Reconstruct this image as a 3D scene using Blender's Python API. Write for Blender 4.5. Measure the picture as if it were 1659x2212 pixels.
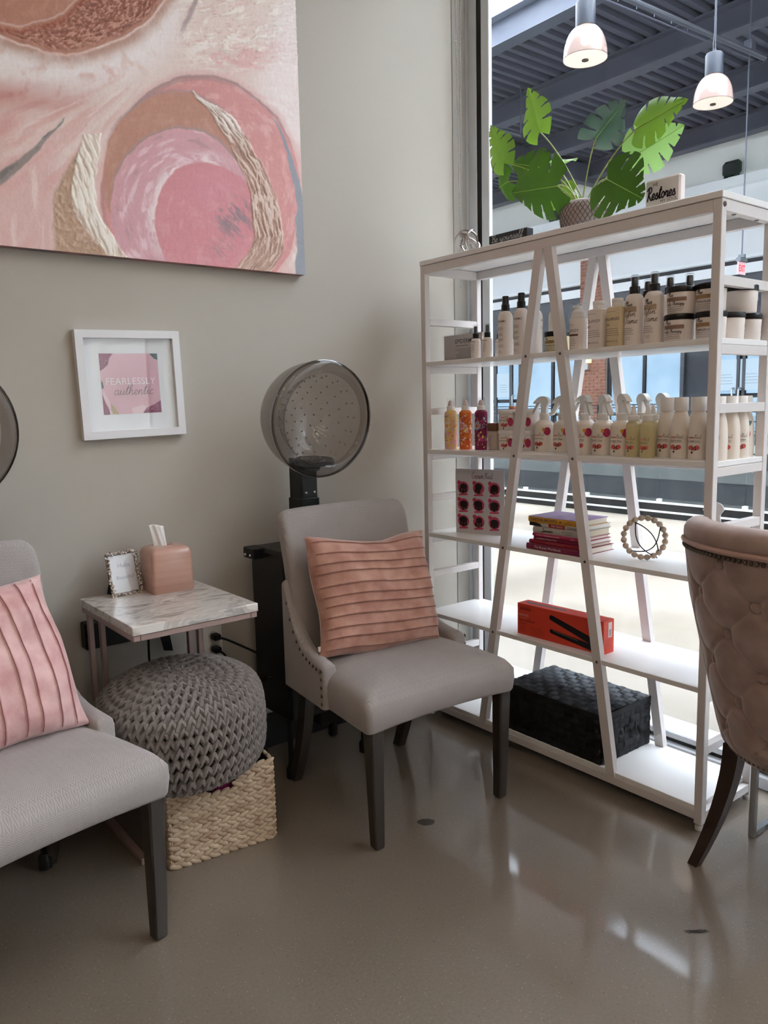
import bpy, bmesh, math, random
import numpy as np
from mathutils import Vector, Matrix

# ------------------------------------------------------------------ reset
for _o in list(bpy.data.objects):
    bpy.data.objects.remove(_o, do_unlink=True)
S = bpy.context.scene
COL = S.collection
random.seed(11)
RNG = np.random.RandomState(5)
PI = math.pi

# ------------------------------------------------------------------ camera
FPX, YAW, PITCH, ROLL = 1689.42, 0.66817, -0.13700, -0.02402   # solved from the shelf, table and wall lines
CAMZ = 1.2645
_f = Vector((math.sin(YAW)*math.cos(PITCH), math.cos(YAW)*math.cos(PITCH), math.sin(PITCH)))
_r = Vector((math.cos(YAW), -math.sin(YAW), 0)); _u = _r.cross(_f)
_r2 = math.cos(ROLL)*_r + math.sin(ROLL)*_u; _u2 = -math.sin(ROLL)*_r + math.cos(ROLL)*_u
cam_d = bpy.data.cameras.new('camera'); cam = bpy.data.objects.new('camera', cam_d); COL.objects.link(cam)
cam_d.sensor_fit = 'HORIZONTAL'; cam_d.sensor_width = 36.0; cam_d.lens = FPX/1659.0*36.0
cam_d.clip_start = 0.05; cam_d.clip_end = 200
cam.matrix_world = Matrix(((_r2.x, _u2.x, -_f.x, 0), (_r2.y, _u2.y, -_f.y, 0), (_r2.z, _u2.z, -_f.z, CAMZ), (0, 0, 0, 1)))
S.camera = cam
CO = Vector((0, 0, CAMZ))
def ray(px, py):
    return _r2*((px-829.5)/FPX) + _u2*(-(py-1106)/FPX) + _f
def onz(px, py, z=0.0):
    d = ray(px, py); return CO + d*((z-CO.z)/d.z)
def onx(px, py, x):
    d = ray(px, py); return CO + d*((x-CO.x)/d.x)
def ony(px, py, y):
    d = ray(px, py); return CO + d*((y-CO.y)/d.y)
def proj(p):
    v = Vector(p)-CO; w = v.dot(_f); return (829.5+FPX*v.dot(_r2)/w, 1106-FPX*v.dot(_u2)/w)
def y_at(px, x, z):
    lo, hi = 0.3, 6.0
    for _ in range(50):
        m = (lo+hi)/2
        if proj((x, m, z))[0] > px: lo = m
        else: hi = m
    return (lo+hi)/2

# ------------------------------------------------------------------ colours / world / lights
def lin(c):
    return c/12.92 if c <= 0.04045 else ((c+0.055)/1.055)**2.4
def hexc(h):
    h = h.lstrip('#'); return tuple(lin(int(h[i:i+2], 16)/255.0) for i in (0, 2, 4))

S.view_settings.view_transform = 'Standard'; S.view_settings.look = 'None'
S.view_settings.gamma = 1.0; S.view_settings.use_curve_mapping = False
S.view_settings.exposure = 0.30
W = bpy.data.worlds.new('sky'); S.world = W; W.use_nodes = True
_bg = W.node_tree.nodes['Background']; _bg.inputs['Color'].default_value = (0.93, 0.96, 1.0, 1); _bg.inputs['Strength'].default_value = 9.5
_sd = bpy.data.lights.new('sun', 'SUN'); _so = bpy.data.objects.new('sun', _sd); COL.objects.link(_so)
_sd.energy = 1.6; _sd.angle = math.radians(1.5); _sd.color = (1.0, 0.96, 0.88)
_so.rotation_euler = Vector((0.10, 0.55, -1.0)).to_track_quat('-Z', 'Y').to_euler(); _so.location = (5, -4, 12)

# ------------------------------------------------------------------ materials
MATS = {}
def mat(name, color='#cccccc', rough=0.5, metal=0.0, bump=None, var=None, sheen=0.0, coat=0.0, spec=0.5, trans=0.0,
        alpha=1.0, emit=None, emit_s=0.0, sss=0.0, coords='Object', stretch=None, ior=1.45):
    if name in MATS: return MATS[name]
    m = bpy.data.materials.new(name); m.use_nodes = True; MATS[name] = m
    nt = m.node_tree; b = nt.nodes['Principled BSDF']
    c = hexc(color) if isinstance(color, str) else color
    b.inputs['Base Color'].default_value = (*c, 1); b.inputs['Roughness'].default_value = rough
    b.inputs['Metallic'].default_value = metal; b.inputs['Specular IOR Level'].default_value = spec
    b.inputs['Sheen Weight'].default_value = sheen; b.inputs['Coat Weight'].default_value = coat
    b.inputs['Coat Roughness'].default_value = 0.06
    b.inputs['Transmission Weight'].default_value = trans; b.inputs['Alpha'].default_value = alpha; b.inputs['IOR'].default_value = ior
    b.inputs['Sheen Roughness'].default_value = 0.4
    if sss: b.inputs['Subsurface Weight'].default_value = sss; b.inputs['Subsurface Radius'].default_value = (0.02, 0.015, 0.01)
    if emit: b.inputs['Emission Color'].default_value = (*hexc(emit), 1); b.inputs['Emission Strength'].default_value = emit_s
    if bump or var:
        tc = nt.nodes.new('ShaderNodeTexCoord'); mp = nt.nodes.new('ShaderNodeMapping')
        nt.links.new(tc.outputs[coords], mp.inputs['Vector'])
        if stretch: mp.inputs['Scale'].default_value = stretch
    if bump:
        n = nt.nodes.new('ShaderNodeTexNoise'); n.inputs['Scale'].default_value = bump[0]; n.inputs['Detail'].default_value = 3
        bp = nt.nodes.new('ShaderNodeBump'); bp.inputs['Strength'].default_value = bump[1]; bp.inputs['Distance'].default_value = bump[2] if len(bump) > 2 else 0.002
        nt.links.new(mp.outputs[0], n.inputs['Vector']); nt.links.new(n.outputs['Fac'], bp.inputs['Height']); nt.links.new(bp.outputs[0], b.inputs['Normal'])
    if var:   # (scale, colour2, detail)
        n = nt.nodes.new('ShaderNodeTexNoise'); n.inputs['Scale'].default_value = var[0]; n.inputs['Detail'].default_value = var[2] if len(var) > 2 else 4
        mx = nt.nodes.new('ShaderNodeMix'); mx.data_type = 'RGBA'
        rp = nt.nodes.new('ShaderNodeMapRange'); rp.inputs['From Min'].default_value = 0.35; rp.inputs['From Max'].default_value = 0.65
        nt.links.new(mp.outputs[0], n.inputs['Vector']); nt.links.new(n.outputs['Fac'], rp.inputs['Value'])
        nt.links.new(rp.outputs[0], mx.inputs['Factor'])
        mx.inputs['A'].default_value = (*c, 1); mx.inputs['B'].default_value = (*hexc(var[1]), 1)
        nt.links.new(mx.outputs['Result'], b.inputs['Base Color'])
    return m

def glass_mat(name, tint=(1, 1, 1), gloss=1.0, rough=0.0, f_ior=1.45):
    """thin clear sheet: straight-through light tinted, mirror reflection by Fresnel"""
    if name in MATS: return MATS[name]
    m = bpy.data.materials.new(name); m.use_nodes = True; MATS[name] = m
    nt = m.node_tree; nt.nodes.clear()
    out = nt.nodes.new('ShaderNodeOutputMaterial'); t = nt.nodes.new('ShaderNodeBsdfTransparent'); g = nt.nodes.new('ShaderNodeBsdfGlossy')
    lw = nt.nodes.new('ShaderNodeLayerWeight'); pw = nt.nodes.new('ShaderNodeMath'); pw.operation = 'POWER'; pw.inputs[1].default_value = 5.0
    ma = nt.nodes.new('ShaderNodeMath'); ma.operation = 'MULTIPLY_ADD'; ma.inputs[1].default_value = .96*gloss; ma.inputs[2].default_value = .04*gloss
    mx = nt.nodes.new('ShaderNodeMixShader')
    t.inputs['Color'].default_value = (*tint, 1); g.inputs['Roughness'].default_value = rough
    nt.links.new(lw.outputs['Facing'], pw.inputs[0]); nt.links.new(pw.outputs[0], ma.inputs[0]); nt.links.new(ma.outputs[0], mx.inputs['Fac'])
    nt.links.new(t.outputs[0], mx.inputs[1]); nt.links.new(g.outputs[0], mx.inputs[2]); nt.links.new(mx.outputs[0], out.inputs['Surface'])
    return m

def nt_math(nt, op, a, b=None):
    n = nt.nodes.new('ShaderNodeMath'); n.operation = op
    for i, v in enumerate((a, b)):
        if v is None: continue
        if isinstance(v, (int, float)): n.inputs[i].default_value = v
        else: nt.links.new(v, n.inputs[i])
    return n.outputs[0]

def fabric_mat(name, c1, c2, period=0.018, stripe=0.0055):
    """herringbone weave: zigzag stripes in two close greys with matching bump"""
    m = mat(name, c1, 0.85, sheen=0.25, spec=0.2); nt = m.node_tree; b = nt.nodes['Principled BSDF']
    tc = nt.nodes.new('ShaderNodeTexCoord'); sp = nt.nodes.new('ShaderNodeSeparateXYZ'); nt.links.new(tc.outputs['Object'], sp.inputs[0])
    tri = nt_math(nt, 'PINGPONG', sp.outputs['X'], period/2)
    v = nt_math(nt, 'SUBTRACT', sp.outputs['Y'], sp.outputs['Z'])
    v = nt_math(nt, 'ADD', v, tri)
    s = nt_math(nt, 'SINE', nt_math(nt, 'MULTIPLY', v, 2*PI/stripe))
    s = nt_math(nt, 'ADD', nt_math(nt, 'MULTIPLY', s, 0.5), 0.5)
    no = nt.nodes.new('ShaderNodeTexNoise'); no.inputs['Scale'].default_value = 350; nt.links.new(tc.outputs['Object'], no.inputs['Vector'])
    no2 = nt.nodes.new('ShaderNodeTexNoise'); no2.inputs['Scale'].default_value = 9; nt.links.new(tc.outputs['Object'], no2.inputs['Vector'])
    fac = nt_math(nt, 'ADD', nt_math(nt, 'MULTIPLY', s, 0.6), nt_math(nt, 'MULTIPLY', no.outputs['Fac'], 0.5))
    fac = nt_math(nt, 'ADD', fac, nt_math(nt, 'MULTIPLY', nt_math(nt, 'SUBTRACT', no2.outputs['Fac'], 0.5), 0.5))
    mx = nt.nodes.new('ShaderNodeMix'); mx.data_type = 'RGBA'; mx.inputs['A'].default_value = (*hexc(c1), 1); mx.inputs['B'].default_value = (*hexc(c2), 1)
    nt.links.new(fac, mx.inputs['Factor']); nt.links.new(mx.outputs['Result'], b.inputs['Base Color'])
    bp = nt.nodes.new('ShaderNodeBump'); bp.inputs['Strength'].default_value = 0.35; bp.inputs['Distance'].default_value = 0.0015
    nt.links.new(fac, bp.inputs['Height']); nt.links.new(bp.outputs[0], b.inputs['Normal'])
    return m

# ------------------------------------------------------------------ mesh builder
class MB:
    def __init__(s): s.v = []; s.f = []
    def add(s, vs, fs):
        o = len(s.v); s.v.extend([tuple(p) for p in vs]); s.f.extend([tuple(i+o for i in q) for q in fs]); return s
    def obox(s, c, size, R=None, ch=0.0):
        hx, hy, hz = [d/2 for d in size]; R = R or Matrix.Identity(3); c = Vector(c)
        if ch <= 0:
            vs = [c+R@Vector((x*hx, y*hy, z*hz)) for x in (-1, 1) for y in (-1, 1) for z in (-1, 1)]
            return s.add(vs, [(0, 1, 3, 2), (4, 6, 7, 5), (0, 4, 5, 1), (2, 3, 7, 6), (0, 2, 6, 4), (1, 5, 7, 3)])
        ch = min(ch, hx*0.95, hy*0.95, hz*0.95); vs = []; idx = {}
        for x in (-1, 1):
            for y in (-1, 1):
                for z in (-1, 1):
                    for a in range(3):
                        p = [x*(hx-ch), y*(hy-ch), z*(hz-ch)]; p[a] = (x*hx, y*hy, z*hz)[a]
                        idx[(x, y, z, a)] = len(vs); vs.append(c+R@Vector(p))
        fs = []
        I = lambda x, y, z, a: idx[(x, y, z, a)]
        for k in (-1, 1):
            fs.append([I(k, y, z, 0) for y, z in ((-1, -1), (1, -1), (1, 1), (-1, 1))])
            fs.append([I(x, k, z, 1) for x, z in ((-1, -1), (-1, 1), (1, 1), (1, -1))])
            fs.append([I(x, y, k, 2) for x, y in ((-1, -1), (1, -1), (1, 1), (-1, 1))])
        for a in (-1, 1):
            for b in (-1, 1):
                fs.append([I(a, b, -1, 0), I(a, b, 1, 0), I(a, b, 1, 1), I(a, b, -1, 1)])
                fs.append([I(a, -1, b, 0), I(a, 1, b, 0), I(a, 1, b, 2), I(a, -1, b, 2)])
                fs.append([I(-1, a, b, 1), I(1, a, b, 1), I(1, a, b, 2), I(-1, a, b, 2)])
        for x in (-1, 1):
            for y in (-1, 1):
                for z in (-1, 1): fs.append([I(x, y, z, 0), I(x, y, z, 1), I(x, y, z, 2)])
        return s.add(vs, fs)
    def box(s, x0, x1, y0, y1, z0, z1, ch=0.0):
        return s.obox(((x0+x1)/2, (y0+y1)/2, (z0+z1)/2), (abs(x1-x0), abs(y1-y0), abs(z1-z0)), None, ch)
    def bar(s, a, b, w, h, up=(0, 0, 1), ch=0.0):
        """rectangular bar from a to b; w across, h along 'up'"""
        a = Vector(a); b = Vector(b); z = (b-a).normalized(); x = Vector(up).cross(z)
        if x.length < 1e-6: x = Vector((1, 0, 0))
        x.normalize(); y = z.cross(x)
        R = Matrix((x, y, z)).transposed()
        return s.obox((a+b)/2, (w, h, (b-a).length), R, ch)
    def tube(s, pts, r, n=8, closed=False, caps=True):
        pts = [Vector(p) for p in pts]; m = len(pts); rr = r if hasattr(r, '__len__') else [r]*m
        vs = []; fs = []; prev = None
        for i, p in enumerate(pts):
            if closed: t = pts[(i+1) % m]-pts[i-1]
            else: t = pts[min(i+1, m-1)]-pts[max(i-1, 0)]
            t.normalize()
            if prev is None:
                a = Vector((0, 0, 1)) if abs(t.z) < 0.9 else Vector((1, 0, 0)); x = a.cross(t).normalized()
            else:
                x = (prev-t*prev.dot(t)); x = x.normalized() if x.length > 1e-6 else t.orthogonal().normalized()
            prev = x; y = t.cross(x)
            for k in range(n):
                an = 2*PI*k/n; vs.append(p+(x*math.cos(an)+y*math.sin(an))*rr[i])
        for i in range(m if closed else m-1):
            j = (i+1) % m
            for k in range(n):
                q = (k+1) % n; fs.append((i*n+k, i*n+q, j*n+q, j*n+k))
        if caps and not closed:
            fs.append(tuple(range(n-1, -1, -1))); fs.append(tuple((m-1)*n+k for k in range(n)))
        return s.add(vs, fs)
    def lathe(s, prof, n=24, c=(0, 0, 0), R=None, a0=0.0, a1=None, cap=True):
        c = Vector(c); R = R or Matrix.Identity(3); vs = []; fs = []; m = len(prof)
        full = a1 is None; cnt = n if full else n+1; span = 2*PI if full else a1-a0
        for r, z in prof:
            for k in range(cnt):
                an = a0+span*k/n; vs.append(c+R@Vector((max(r, 1e-5)*math.cos(an), max(r, 1e-5)*math.sin(an), z)))
        for i in range(m-1):
            for k in range(n):
                q = (k+1) % n if full else k+1; fs.append((i*cnt+k, i*cnt+q, (i+1)*cnt+q, (i+1)*cnt+k))
        if full and cap:
            if prof[0][0] > 1e-4: fs.append(tuple(range(cnt-1, -1, -1)))
            if prof[-1][0] > 1e-4: fs.append(tuple((m-1)*cnt+k for k in range(cnt)))
        return s.add(vs, fs)
    def ball(s, c, r, nu=10, nv=6, sc=(1, 1, 1), R=None):
        pr = [(math.sin(PI*i/nv), -math.cos(PI*i/nv)) for i in range(nv+1)]; c = Vector(c); R = R or Matrix.Identity(3)
        vs = []; fs = []
        for rr, z in pr:
            for k in range(nu):
                an = 2*PI*k/nu; vs.append(c+R@Vector((rr*math.cos(an)*r*sc[0], rr*math.sin(an)*r*sc[1], z*r*sc[2])))
        for i in range(nv):
            for k in range(nu):
                q = (k+1) % nu; fs.append((i*nu+k, i*nu+q, (i+1)*nu+q, (i+1)*nu+k))
        return s.add(vs, fs)
    def prism(s, poly, fn, d0, d1):
        """poly of (a,b); fn(a,b,d)->3D; extruded between d0 and d1"""
        n = len(poly); vs = [fn(a, b, d0) for a, b in poly]+[fn(a, b, d1) for a, b in poly]
        fs = [tuple(range(n-1, -1, -1)), tuple(range(n, 2*n))]+[(i, (i+1) % n, n+(i+1) % n, n+i) for i in range(n)]
        return s.add(vs, fs)
    def grid(s, fn, nu, nv, closeu=False):
        vs = [fn(i/(nu if closeu else nu-1), j/(nv-1)) for j in range(nv) for i in range(nu)]; fs = []
        for j in range(nv-1):
            for i in range(nu if closeu else nu-1):
                q = (i+1) % nu; fs.append((j*nu+i, j*nu+q, (j+1)*nu+q, (j+1)*nu+i))
        return s.add(vs, fs)
    def loft(s, loops, cap=True):
        n = len(loops[0]); vs = [p for l in loops for p in l]; fs = []
        for j in range(len(loops)-1):
            for i in range(n):
                q = (i+1) % n; fs.append((j*n+i, j*n+q, (j+1)*n+q, (j+1)*n+i))
        if cap: fs.append(tuple(range(n-1, -1, -1))); fs.append(tuple((len(loops)-1)*n+i for i in range(n)))
        return s.add(vs, fs)
    def mesh(s, name, m, sharp=35):
        me = bpy.data.meshes.new(name); me.from_pydata([tuple(p) for p in s.v], [], s.f); me.validate()
        if m is not None: me.materials.append(m)
        bm = bmesh.new(); bm.from_mesh(me); bmesh.ops.recalc_face_normals(bm, faces=bm.faces); bm.to_mesh(me); bm.free()
        if sharp:
            me.polygons.foreach_set('use_smooth', [True]*len(me.polygons)); me.set_sharp_from_angle(angle=math.radians(sharp))
        return me
    def build(s, name, m, parent=None, sharp=35, loc=None, label=None, kind=None):
        o = bpy.data.objects.new(name, s.mesh(name, m, sharp)); COL.objects.link(o)
        if parent is not None: o.parent = parent
        if loc is not None: o.location = loc
        if label: o['label'] = label
        if kind: o['kind'] = kind
        return o

def inst(name, me, parent, loc=(0, 0, 0), rot=None, scale=None):
    o = bpy.data.objects.new(name, me); COL.objects.link(o); o.parent = parent; o.location = loc
    if rot is not None: o.rotation_euler = rot
    if scale is not None: o.scale = scale
    return o
def thing(name, label, cat, loc=(0, 0, 0), rz=0.0, group=None, rot=None):
    o = bpy.data.objects.new(name, None); COL.objects.link(o); o.location = loc; o.empty_display_size = 0.05
    o.rotation_euler = rot if rot is not None else (0, 0, rz)
    o['label'] = label; o['category'] = cat
    if group: o['group'] = group
    return o
def tag(o, label, cat, group=None):
    o['label'] = label; o['category'] = cat
    if group: o['group'] = group
    return o
def struct(o):
    o['kind'] = 'structure'; return o
def dup(root, loc, rz=None, label=None, group=None, rot=None):
    r = root.copy(); COL.objects.link(r); r.location = loc
    if rz is not None: r.rotation_euler = (0, 0, rz)
    if rot is not None: r.rotation_euler = rot
    if label: r['label'] = label
    if group: r['group'] = group
    for ch in list(root.children):
        c = ch.copy(); COL.objects.link(c); c.parent = r
        for g in list(ch.children):
            d = g.copy(); COL.objects.link(d); d.parent = c
    return r

# ------------------------------------------------------------------ lettering
def text2d(txt, size=1.0, shear=0.0, bold=0.0, spacing=1.0):
    """filled glyph triangles of the built-in typeface, centred, as ([(x,y)], faces, width)"""
    cu = bpy.data.curves.new('t', 'FONT'); cu.body = txt; cu.size = size; cu.resolution_u = 2; cu.shear = shear
    cu.align_x = 'CENTER'; cu.offset = bold; cu.space_character = spacing
    ob = bpy.data.objects.new('t', cu); COL.objects.link(ob)
    dg = bpy.context.evaluated_depsgraph_get(); me = bpy.data.meshes.new_from_object(ob.evaluated_get(dg))
    vs = [(v.co.x, v.co.y) for v in me.vertices]; fs = [tuple(p.vertices) for p in me.polygons]
    bpy.data.objects.remove(ob, do_unlink=True); bpy.data.curves.remove(cu); bpy.data.meshes.remove(me)
    w = (max(v[0] for v in vs)-min(v[0] for v in vs)) if vs else 0
    return vs, fs, w
TCACHE = {}
def t2d(*a, **k):
    key = (a, tuple(sorted(k.items())))
    if key not in TCACHE: TCACHE[key] = text2d(*a, **k)
    return TCACHE[key]
def put_text(mb, txt, fn, size, at=(0, 0), width=None, **k):
    """fn(u,v)->3D point on the surface"""
    vs, fs, w = t2d(txt, **k)
    h = size; sx = size if width is None or w == 0 else width/w
    mb.add([fn(at[0]+x*sx, at[1]+y*h) for x, y in vs], fs)
def put_bar(mb, fn, u0, u1, v, h, n=4):
    vs = []
    for i in range(n+1):
        u = u0+(u1-u0)*i/n; vs += [fn(u, v-h/2), fn(u, v+h/2)]
    mb.add(vs, [(2*i, 2*i+2, 2*i+3, 2*i+1) for i in range(n)])
def put_lines(mb, fn, u0, u1, v0, dv, cnt, h, seed=0, center=False):
    r = random.Random(seed); h = h*.62
    for i in range(cnt):
        k = 0.65+0.35*r.random(); ww = (u1-u0)*k
        if center: put_bar(mb, fn, (u0+u1)/2-ww/2, (u0+u1)/2+ww/2, v0-i*dv, h)
        else: put_bar(mb, fn, u0, u0+ww, v0-i*dv, h)
def put_disc(mb, fn, u, v, ru, rv=None, n=14, a0=0, a1=2*PI):
    rv = rv or ru
    pts = [fn(u+ru*math.cos(a0+(a1-a0)*k/n), v+rv*math.sin(a0+(a1-a0)*k/n)) for k in range(n+1)]
    mb.add([fn(u, v)]+pts, [(0, k+1, k+2) for k in range(n)])
def put_poly(mb, fn, pts):
    mb.add([fn(a, b) for a, b in pts], [tuple(range(len(pts)))])
def cyl(r, front=0.0006):
    """surface map of an upright cylinder whose label faces -X; u runs to the reader's right"""
    return lambda u, v: (-(r+front)*math.cos(u/r), -(r+front)*math.sin(u/r), v)
def flat(x, front=0.0006):
    return lambda u, v: (x-front, -u, v)

# single-stroke cursive letters: list of strokes, unit x-height 0.45, ascender 1.0
CUR = {
 'a': ([[(.42,.40),(.25,.45),(.06,.28),(.08,.05),(.25,.02),(.42,.22),(.43,.42)],[(.43,.42),(.42,.08),(.52,.0),(.62,.10)]], .60),
 'b': ([[(.0,.1),(.22,.6),(.26,.98),(.16,.95),(.10,.4),(.12,.05),(.30,.0),(.42,.2),(.32,.40),(.16,.3)]], .50),
 'c': ([[(.40,.36),(.30,.45),(.10,.34),(.06,.10),(.22,.0),(.42,.10)]], .42),
 'd': ([[(.40,.36),(.22,.45),(.06,.26),(.10,.03),(.26,.03),(.42,.26),(.56,1.0)],[(.50,.7),(.42,.08),(.54,.0),(.64,.1)]], .62),
 'e': ([[(.0,.10),(.26,.22),(.36,.38),(.22,.46),(.08,.28),(.10,.04),(.28,.0),(.46,.12)]], .46),
 'f': ([[(.0,.1),(.24,.55),(.36,.98),(.24,.98),(.16,.4),(.06,-.35),(.16,-.30),(.22,.05),(.42,.12)]], .42),
 'h': ([[(.0,.1),(.24,.65),(.26,.99),(.15,.9),(.08,.0)],[(.10,.12),(.26,.44),(.38,.38),(.36,.06),(.46,.0),(.56,.1)]], .56),
 'i': ([[(.0,.10),(.14,.44),(.12,.08),(.22,.0),(.32,.1)],[(.18,.62),(.20,.66)]], .32),
 'l': ([[(.0,.1),(.20,.6),(.24,.99),(.13,.92),(.10,.12),(.20,.0),(.32,.1)]], .32),
 'm': ([[(.0,.1),(.10,.44),(.08,.0)],[(.09,.2),(.24,.45),(.30,.36),(.28,.0)],[(.29,.2),(.44,.45),(.52,.36),(.50,.06),(.58,.0),(.68,.1)]], .68),
 'n': ([[(.0,.1),(.10,.44),(.08,.0)],[(.09,.16),(.26,.45),(.36,.36),(.34,.06),(.42,.0),(.54,.1)]], .54),
 'o': ([[(.34,.42),(.16,.45),(.05,.22),(.16,.0),(.34,.08),(.38,.30),(.28,.44),(.40,.34),(.52,.38)]], .50),
 'p': ([[(.0,.1),(.12,.46),(.06,-.42)],[(.10,.30),(.24,.46),(.38,.34),(.34,.06),(.18,.0),(.10,.10)],[(.34,.06),(.48,.1)]], .48),
 'J': ([[(.10,.80),(.30,.96),(.46,.98),(.40,.5),(.28,-.30),(.10,-.38),(.04,-.22),(.30,.0),(.56,.12)]], .54),
 'r': ([[(.0,.1),(.10,.48),(.14,.38),(.32,.42),(.26,.08),(.34,.0),(.44,.1)]], .42),
 's': ([[(.0,.10),(.22,.48),(.24,.34),(.34,.14),(.22,-.01),(.06,.06)],[(.22,-.01),(.42,.10)]], .42),
 't': ([[(.0,.1),(.26,.90),(.20,.6),(.13,.08),(.22,.0),(.34,.1)],[(.04,.60),(.40,.66)]], .34),
 'u': ([[(.0,.12),(.10,.44),(.08,.08),(.18,.0),(.34,.14),(.40,.44),(.38,.08),(.46,.0),(.56,.1)]], .56),
 'w': ([[(.0,.12),(.10,.44),(.10,.06),(.20,.0),(.32,.2),(.32,.44),(.34,.06),(.44,.0),(.56,.2),(.58,.44),(.68,.38)]], .66),
 'y': ([[(.0,.12),(.10,.44),(.10,.12),(.20,.04),(.36,.2),(.40,.44),(.34,-.2),(.20,-.42),(.14,-.26),(.52,.1)]], .52),
 'B': ([[(.10,.9),(.16,.4),(.08,.0)],[(-.02,.78),(.20,.98),(.48,.90),(.40,.62),(.18,.52),(.46,.44),(.48,.12),(.26,.0),(.08,.08)]], .56),
 'C': ([[(.60,.80),(.52,.98),(.26,.86),(.06,.46),(.12,.06),(.38,.0),(.62,.24)]], .58),
 'K': ([[(.04,.70),(.20,.98),(.16,.5),(.06,.0)],[(.56,.98),(.30,.62),(.14,.46)],[(.14,.46),(.32,.42),(.40,.06),(.56,.02)]], .54),
 'L': ([[(.36,.86),(.24,.98),(.16,.80),(.18,.4),(.06,.04),(.26,.06),(.52,.0)]], .50),
 'P': ([[(.20,.9),(.14,.4),(.04,.0)],[(.0,.7),(.20,.98),(.46,.92),(.44,.62),(.18,.46)]], .46),
 'R': ([[(.20,.92),(.14,.4),(.04,-.08)],[(-.06,.72),(.12,.96),(.44,.96),(.46,.66),(.16,.48)],[(.16,.48),(.30,.24),(.52,-.02),(.62,.04)]], .56),
 'S': ([[(.52,.86),(.34,.98),(.18,.78),(.40,.44),(.30,.06),(.04,.06)]], .54),
 'T': ([[(.0,.86),(.30,.98),(.66,.94)],[(.36,.95),(.30,.4),(.12,.0),(.0,.08)]], .54),
 ' ': ([], .30), "'": ([[(.10,.98),(.06,.8)]], .14),
}
def catmull(p, k=5):
    if len(p) < 3: return p
    q = [p[0]]+list(p)+[p[-1]]; out = []
    for i in range(1, len(q)-2):
        a, b, c, d = q[i-1:i+3]
        for j in range(k):
            t = j/k
            out.append(tuple(0.5*((2*b[m])+(-a[m]+c[m])*t+(2*a[m]-5*b[m]+4*c[m]-d[m])*t*t+(-a[m]+3*b[m]-3*c[m]+d[m])*t*t*t) for m in range(len(b))))
    out.append(tuple(p[-1])); return out
def put_script(mb, txt, fn, at, height, width=None, stroke=0.06, slant=0.2):
    """handwriting from single strokes, drawn as ribbons on a surface; 'at' is the left end of the base line"""
    tot = sum(CUR[c][1] for c in txt); sx = height if width is None else width/tot
    x = 0.0
    for ch in txt:
        strokes, adv = CUR[ch]
        for st in strokes:
            p = catmull(st, 4); P = [(at[0]+(x+a+slant*b*0.5)*sx, at[1]+b*height) for a, b in p]
            w = stroke*height/2; L = []; Rr = []
            for i in range(len(P)):
                dx = P[min(i+1, len(P)-1)][0]-P[max(i-1, 0)][0]; dy = P[min(i+1, len(P)-1)][1]-P[max(i-1, 0)][1]
                l = math.hypot(dx, dy) or 1; nx, ny = -dy/l*w, dx/l*w
                L.append((P[i][0]+nx, P[i][1]+ny)); Rr.append((P[i][0]-nx, P[i][1]-ny))
            vs = [fn(*q) for q in L]+[fn(*q) for q in Rr]; n = len(P)
            mb.add(vs, [(i, i+1, n+i+1, n+i) for i in range(n-1)])
        x += adv

# ================================================================== THE SALON SHELL
WY, WX = 2.476, 2.46          # painting wall plane, window plane
RX0, RY0, RH = -4.2, -5.2, 4.0

def concrete_floor_mat():
    m = mat('polished_concrete', '#736a60', 0.2, spec=0.5, coat=1.0); nt = m.node_tree; b = nt.nodes['Principled BSDF']
    tc = nt.nodes.new('ShaderNodeTexCoord'); o = tc.outputs['Object']
    def noise(sc, det=4):
        n = nt.nodes.new('ShaderNodeTexNoise'); n.inputs['Scale'].default_value = sc; n.inputs['Detail'].default_value = det; nt.links.new(o, n.inputs['Vector']); return n.outputs['Fac']
    def mixc(f, a, bcol):
        mx = nt.nodes.new('ShaderNodeMix'); mx.data_type = 'RGBA'; nt.links.new(f, mx.inputs['Factor'])
        for s_, v in (('A', a), ('B', bcol)):
            if isinstance(v, str): mx.inputs[s_].default_value = (*hexc(v), 1)
            else: nt.links.new(v, mx.inputs[s_])
        return mx.outputs['Result']
    def ramp(v, a, c):
        r = nt.nodes.new('ShaderNodeMapRange'); r.inputs['From Min'].default_value = a; r.inputs['From Max'].default_value = c; nt.links.new(v, r.inputs['Value']); return r.outputs[0]
    c = mixc(ramp(noise(1.3), .35, .65), '#6c6154', '#7c7063')
    c = mixc(nt_math(nt, 'MULTIPLY', ramp(noise(140, 5), .35, .7), .45), c, '#83786a')
    v = nt.nodes.new('ShaderNodeTexVoronoi'); v.inputs['Scale'].default_value = 75; nt.links.new(o, v.inputs['Vector'])
    c = mixc(nt_math(nt, 'MULTIPLY', ramp(v.outputs['Distance'], .13, .08), .55), c, '#b0a494')
    v2 = nt.nodes.new('ShaderNodeTexVoronoi'); v2.inputs['Scale'].default_value = 47; nt.links.new(o, v2.inputs['Vector'])
    c = mixc(nt_math(nt, 'MULTIPLY', ramp(v2.outputs['Distance'], .10, .06), .6), c, '#3c352f')
    nt.links.new(c, b.inputs['Base Color'])
    nt.links.new(nt_math(nt, 'ADD', nt_math(nt, 'MULTIPLY', noise(6), .06), .05), b.inputs['Coat Roughness']); b.inputs['Roughness'].default_value = .34
    bp = nt.nodes.new('ShaderNodeBump'); bp.inputs['Strength'].default_value = .05; bp.inputs['Distance'].default_value = .001
    nt.links.new(noise(120), bp.inputs['Height']); nt.links.new(bp.outputs[0], b.inputs['Normal'])
    return m
WALLM = mat('wall_paint', '#b9b2a8', 0.6, bump=(260, .06, .0006), spec=.3)
CEILM = mat('ceiling_paint', '#d9d8d4', 0.8)
FRAMEM = mat('window_aluminium', '#dfe3e8', 0.35, spec=.5)
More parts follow.
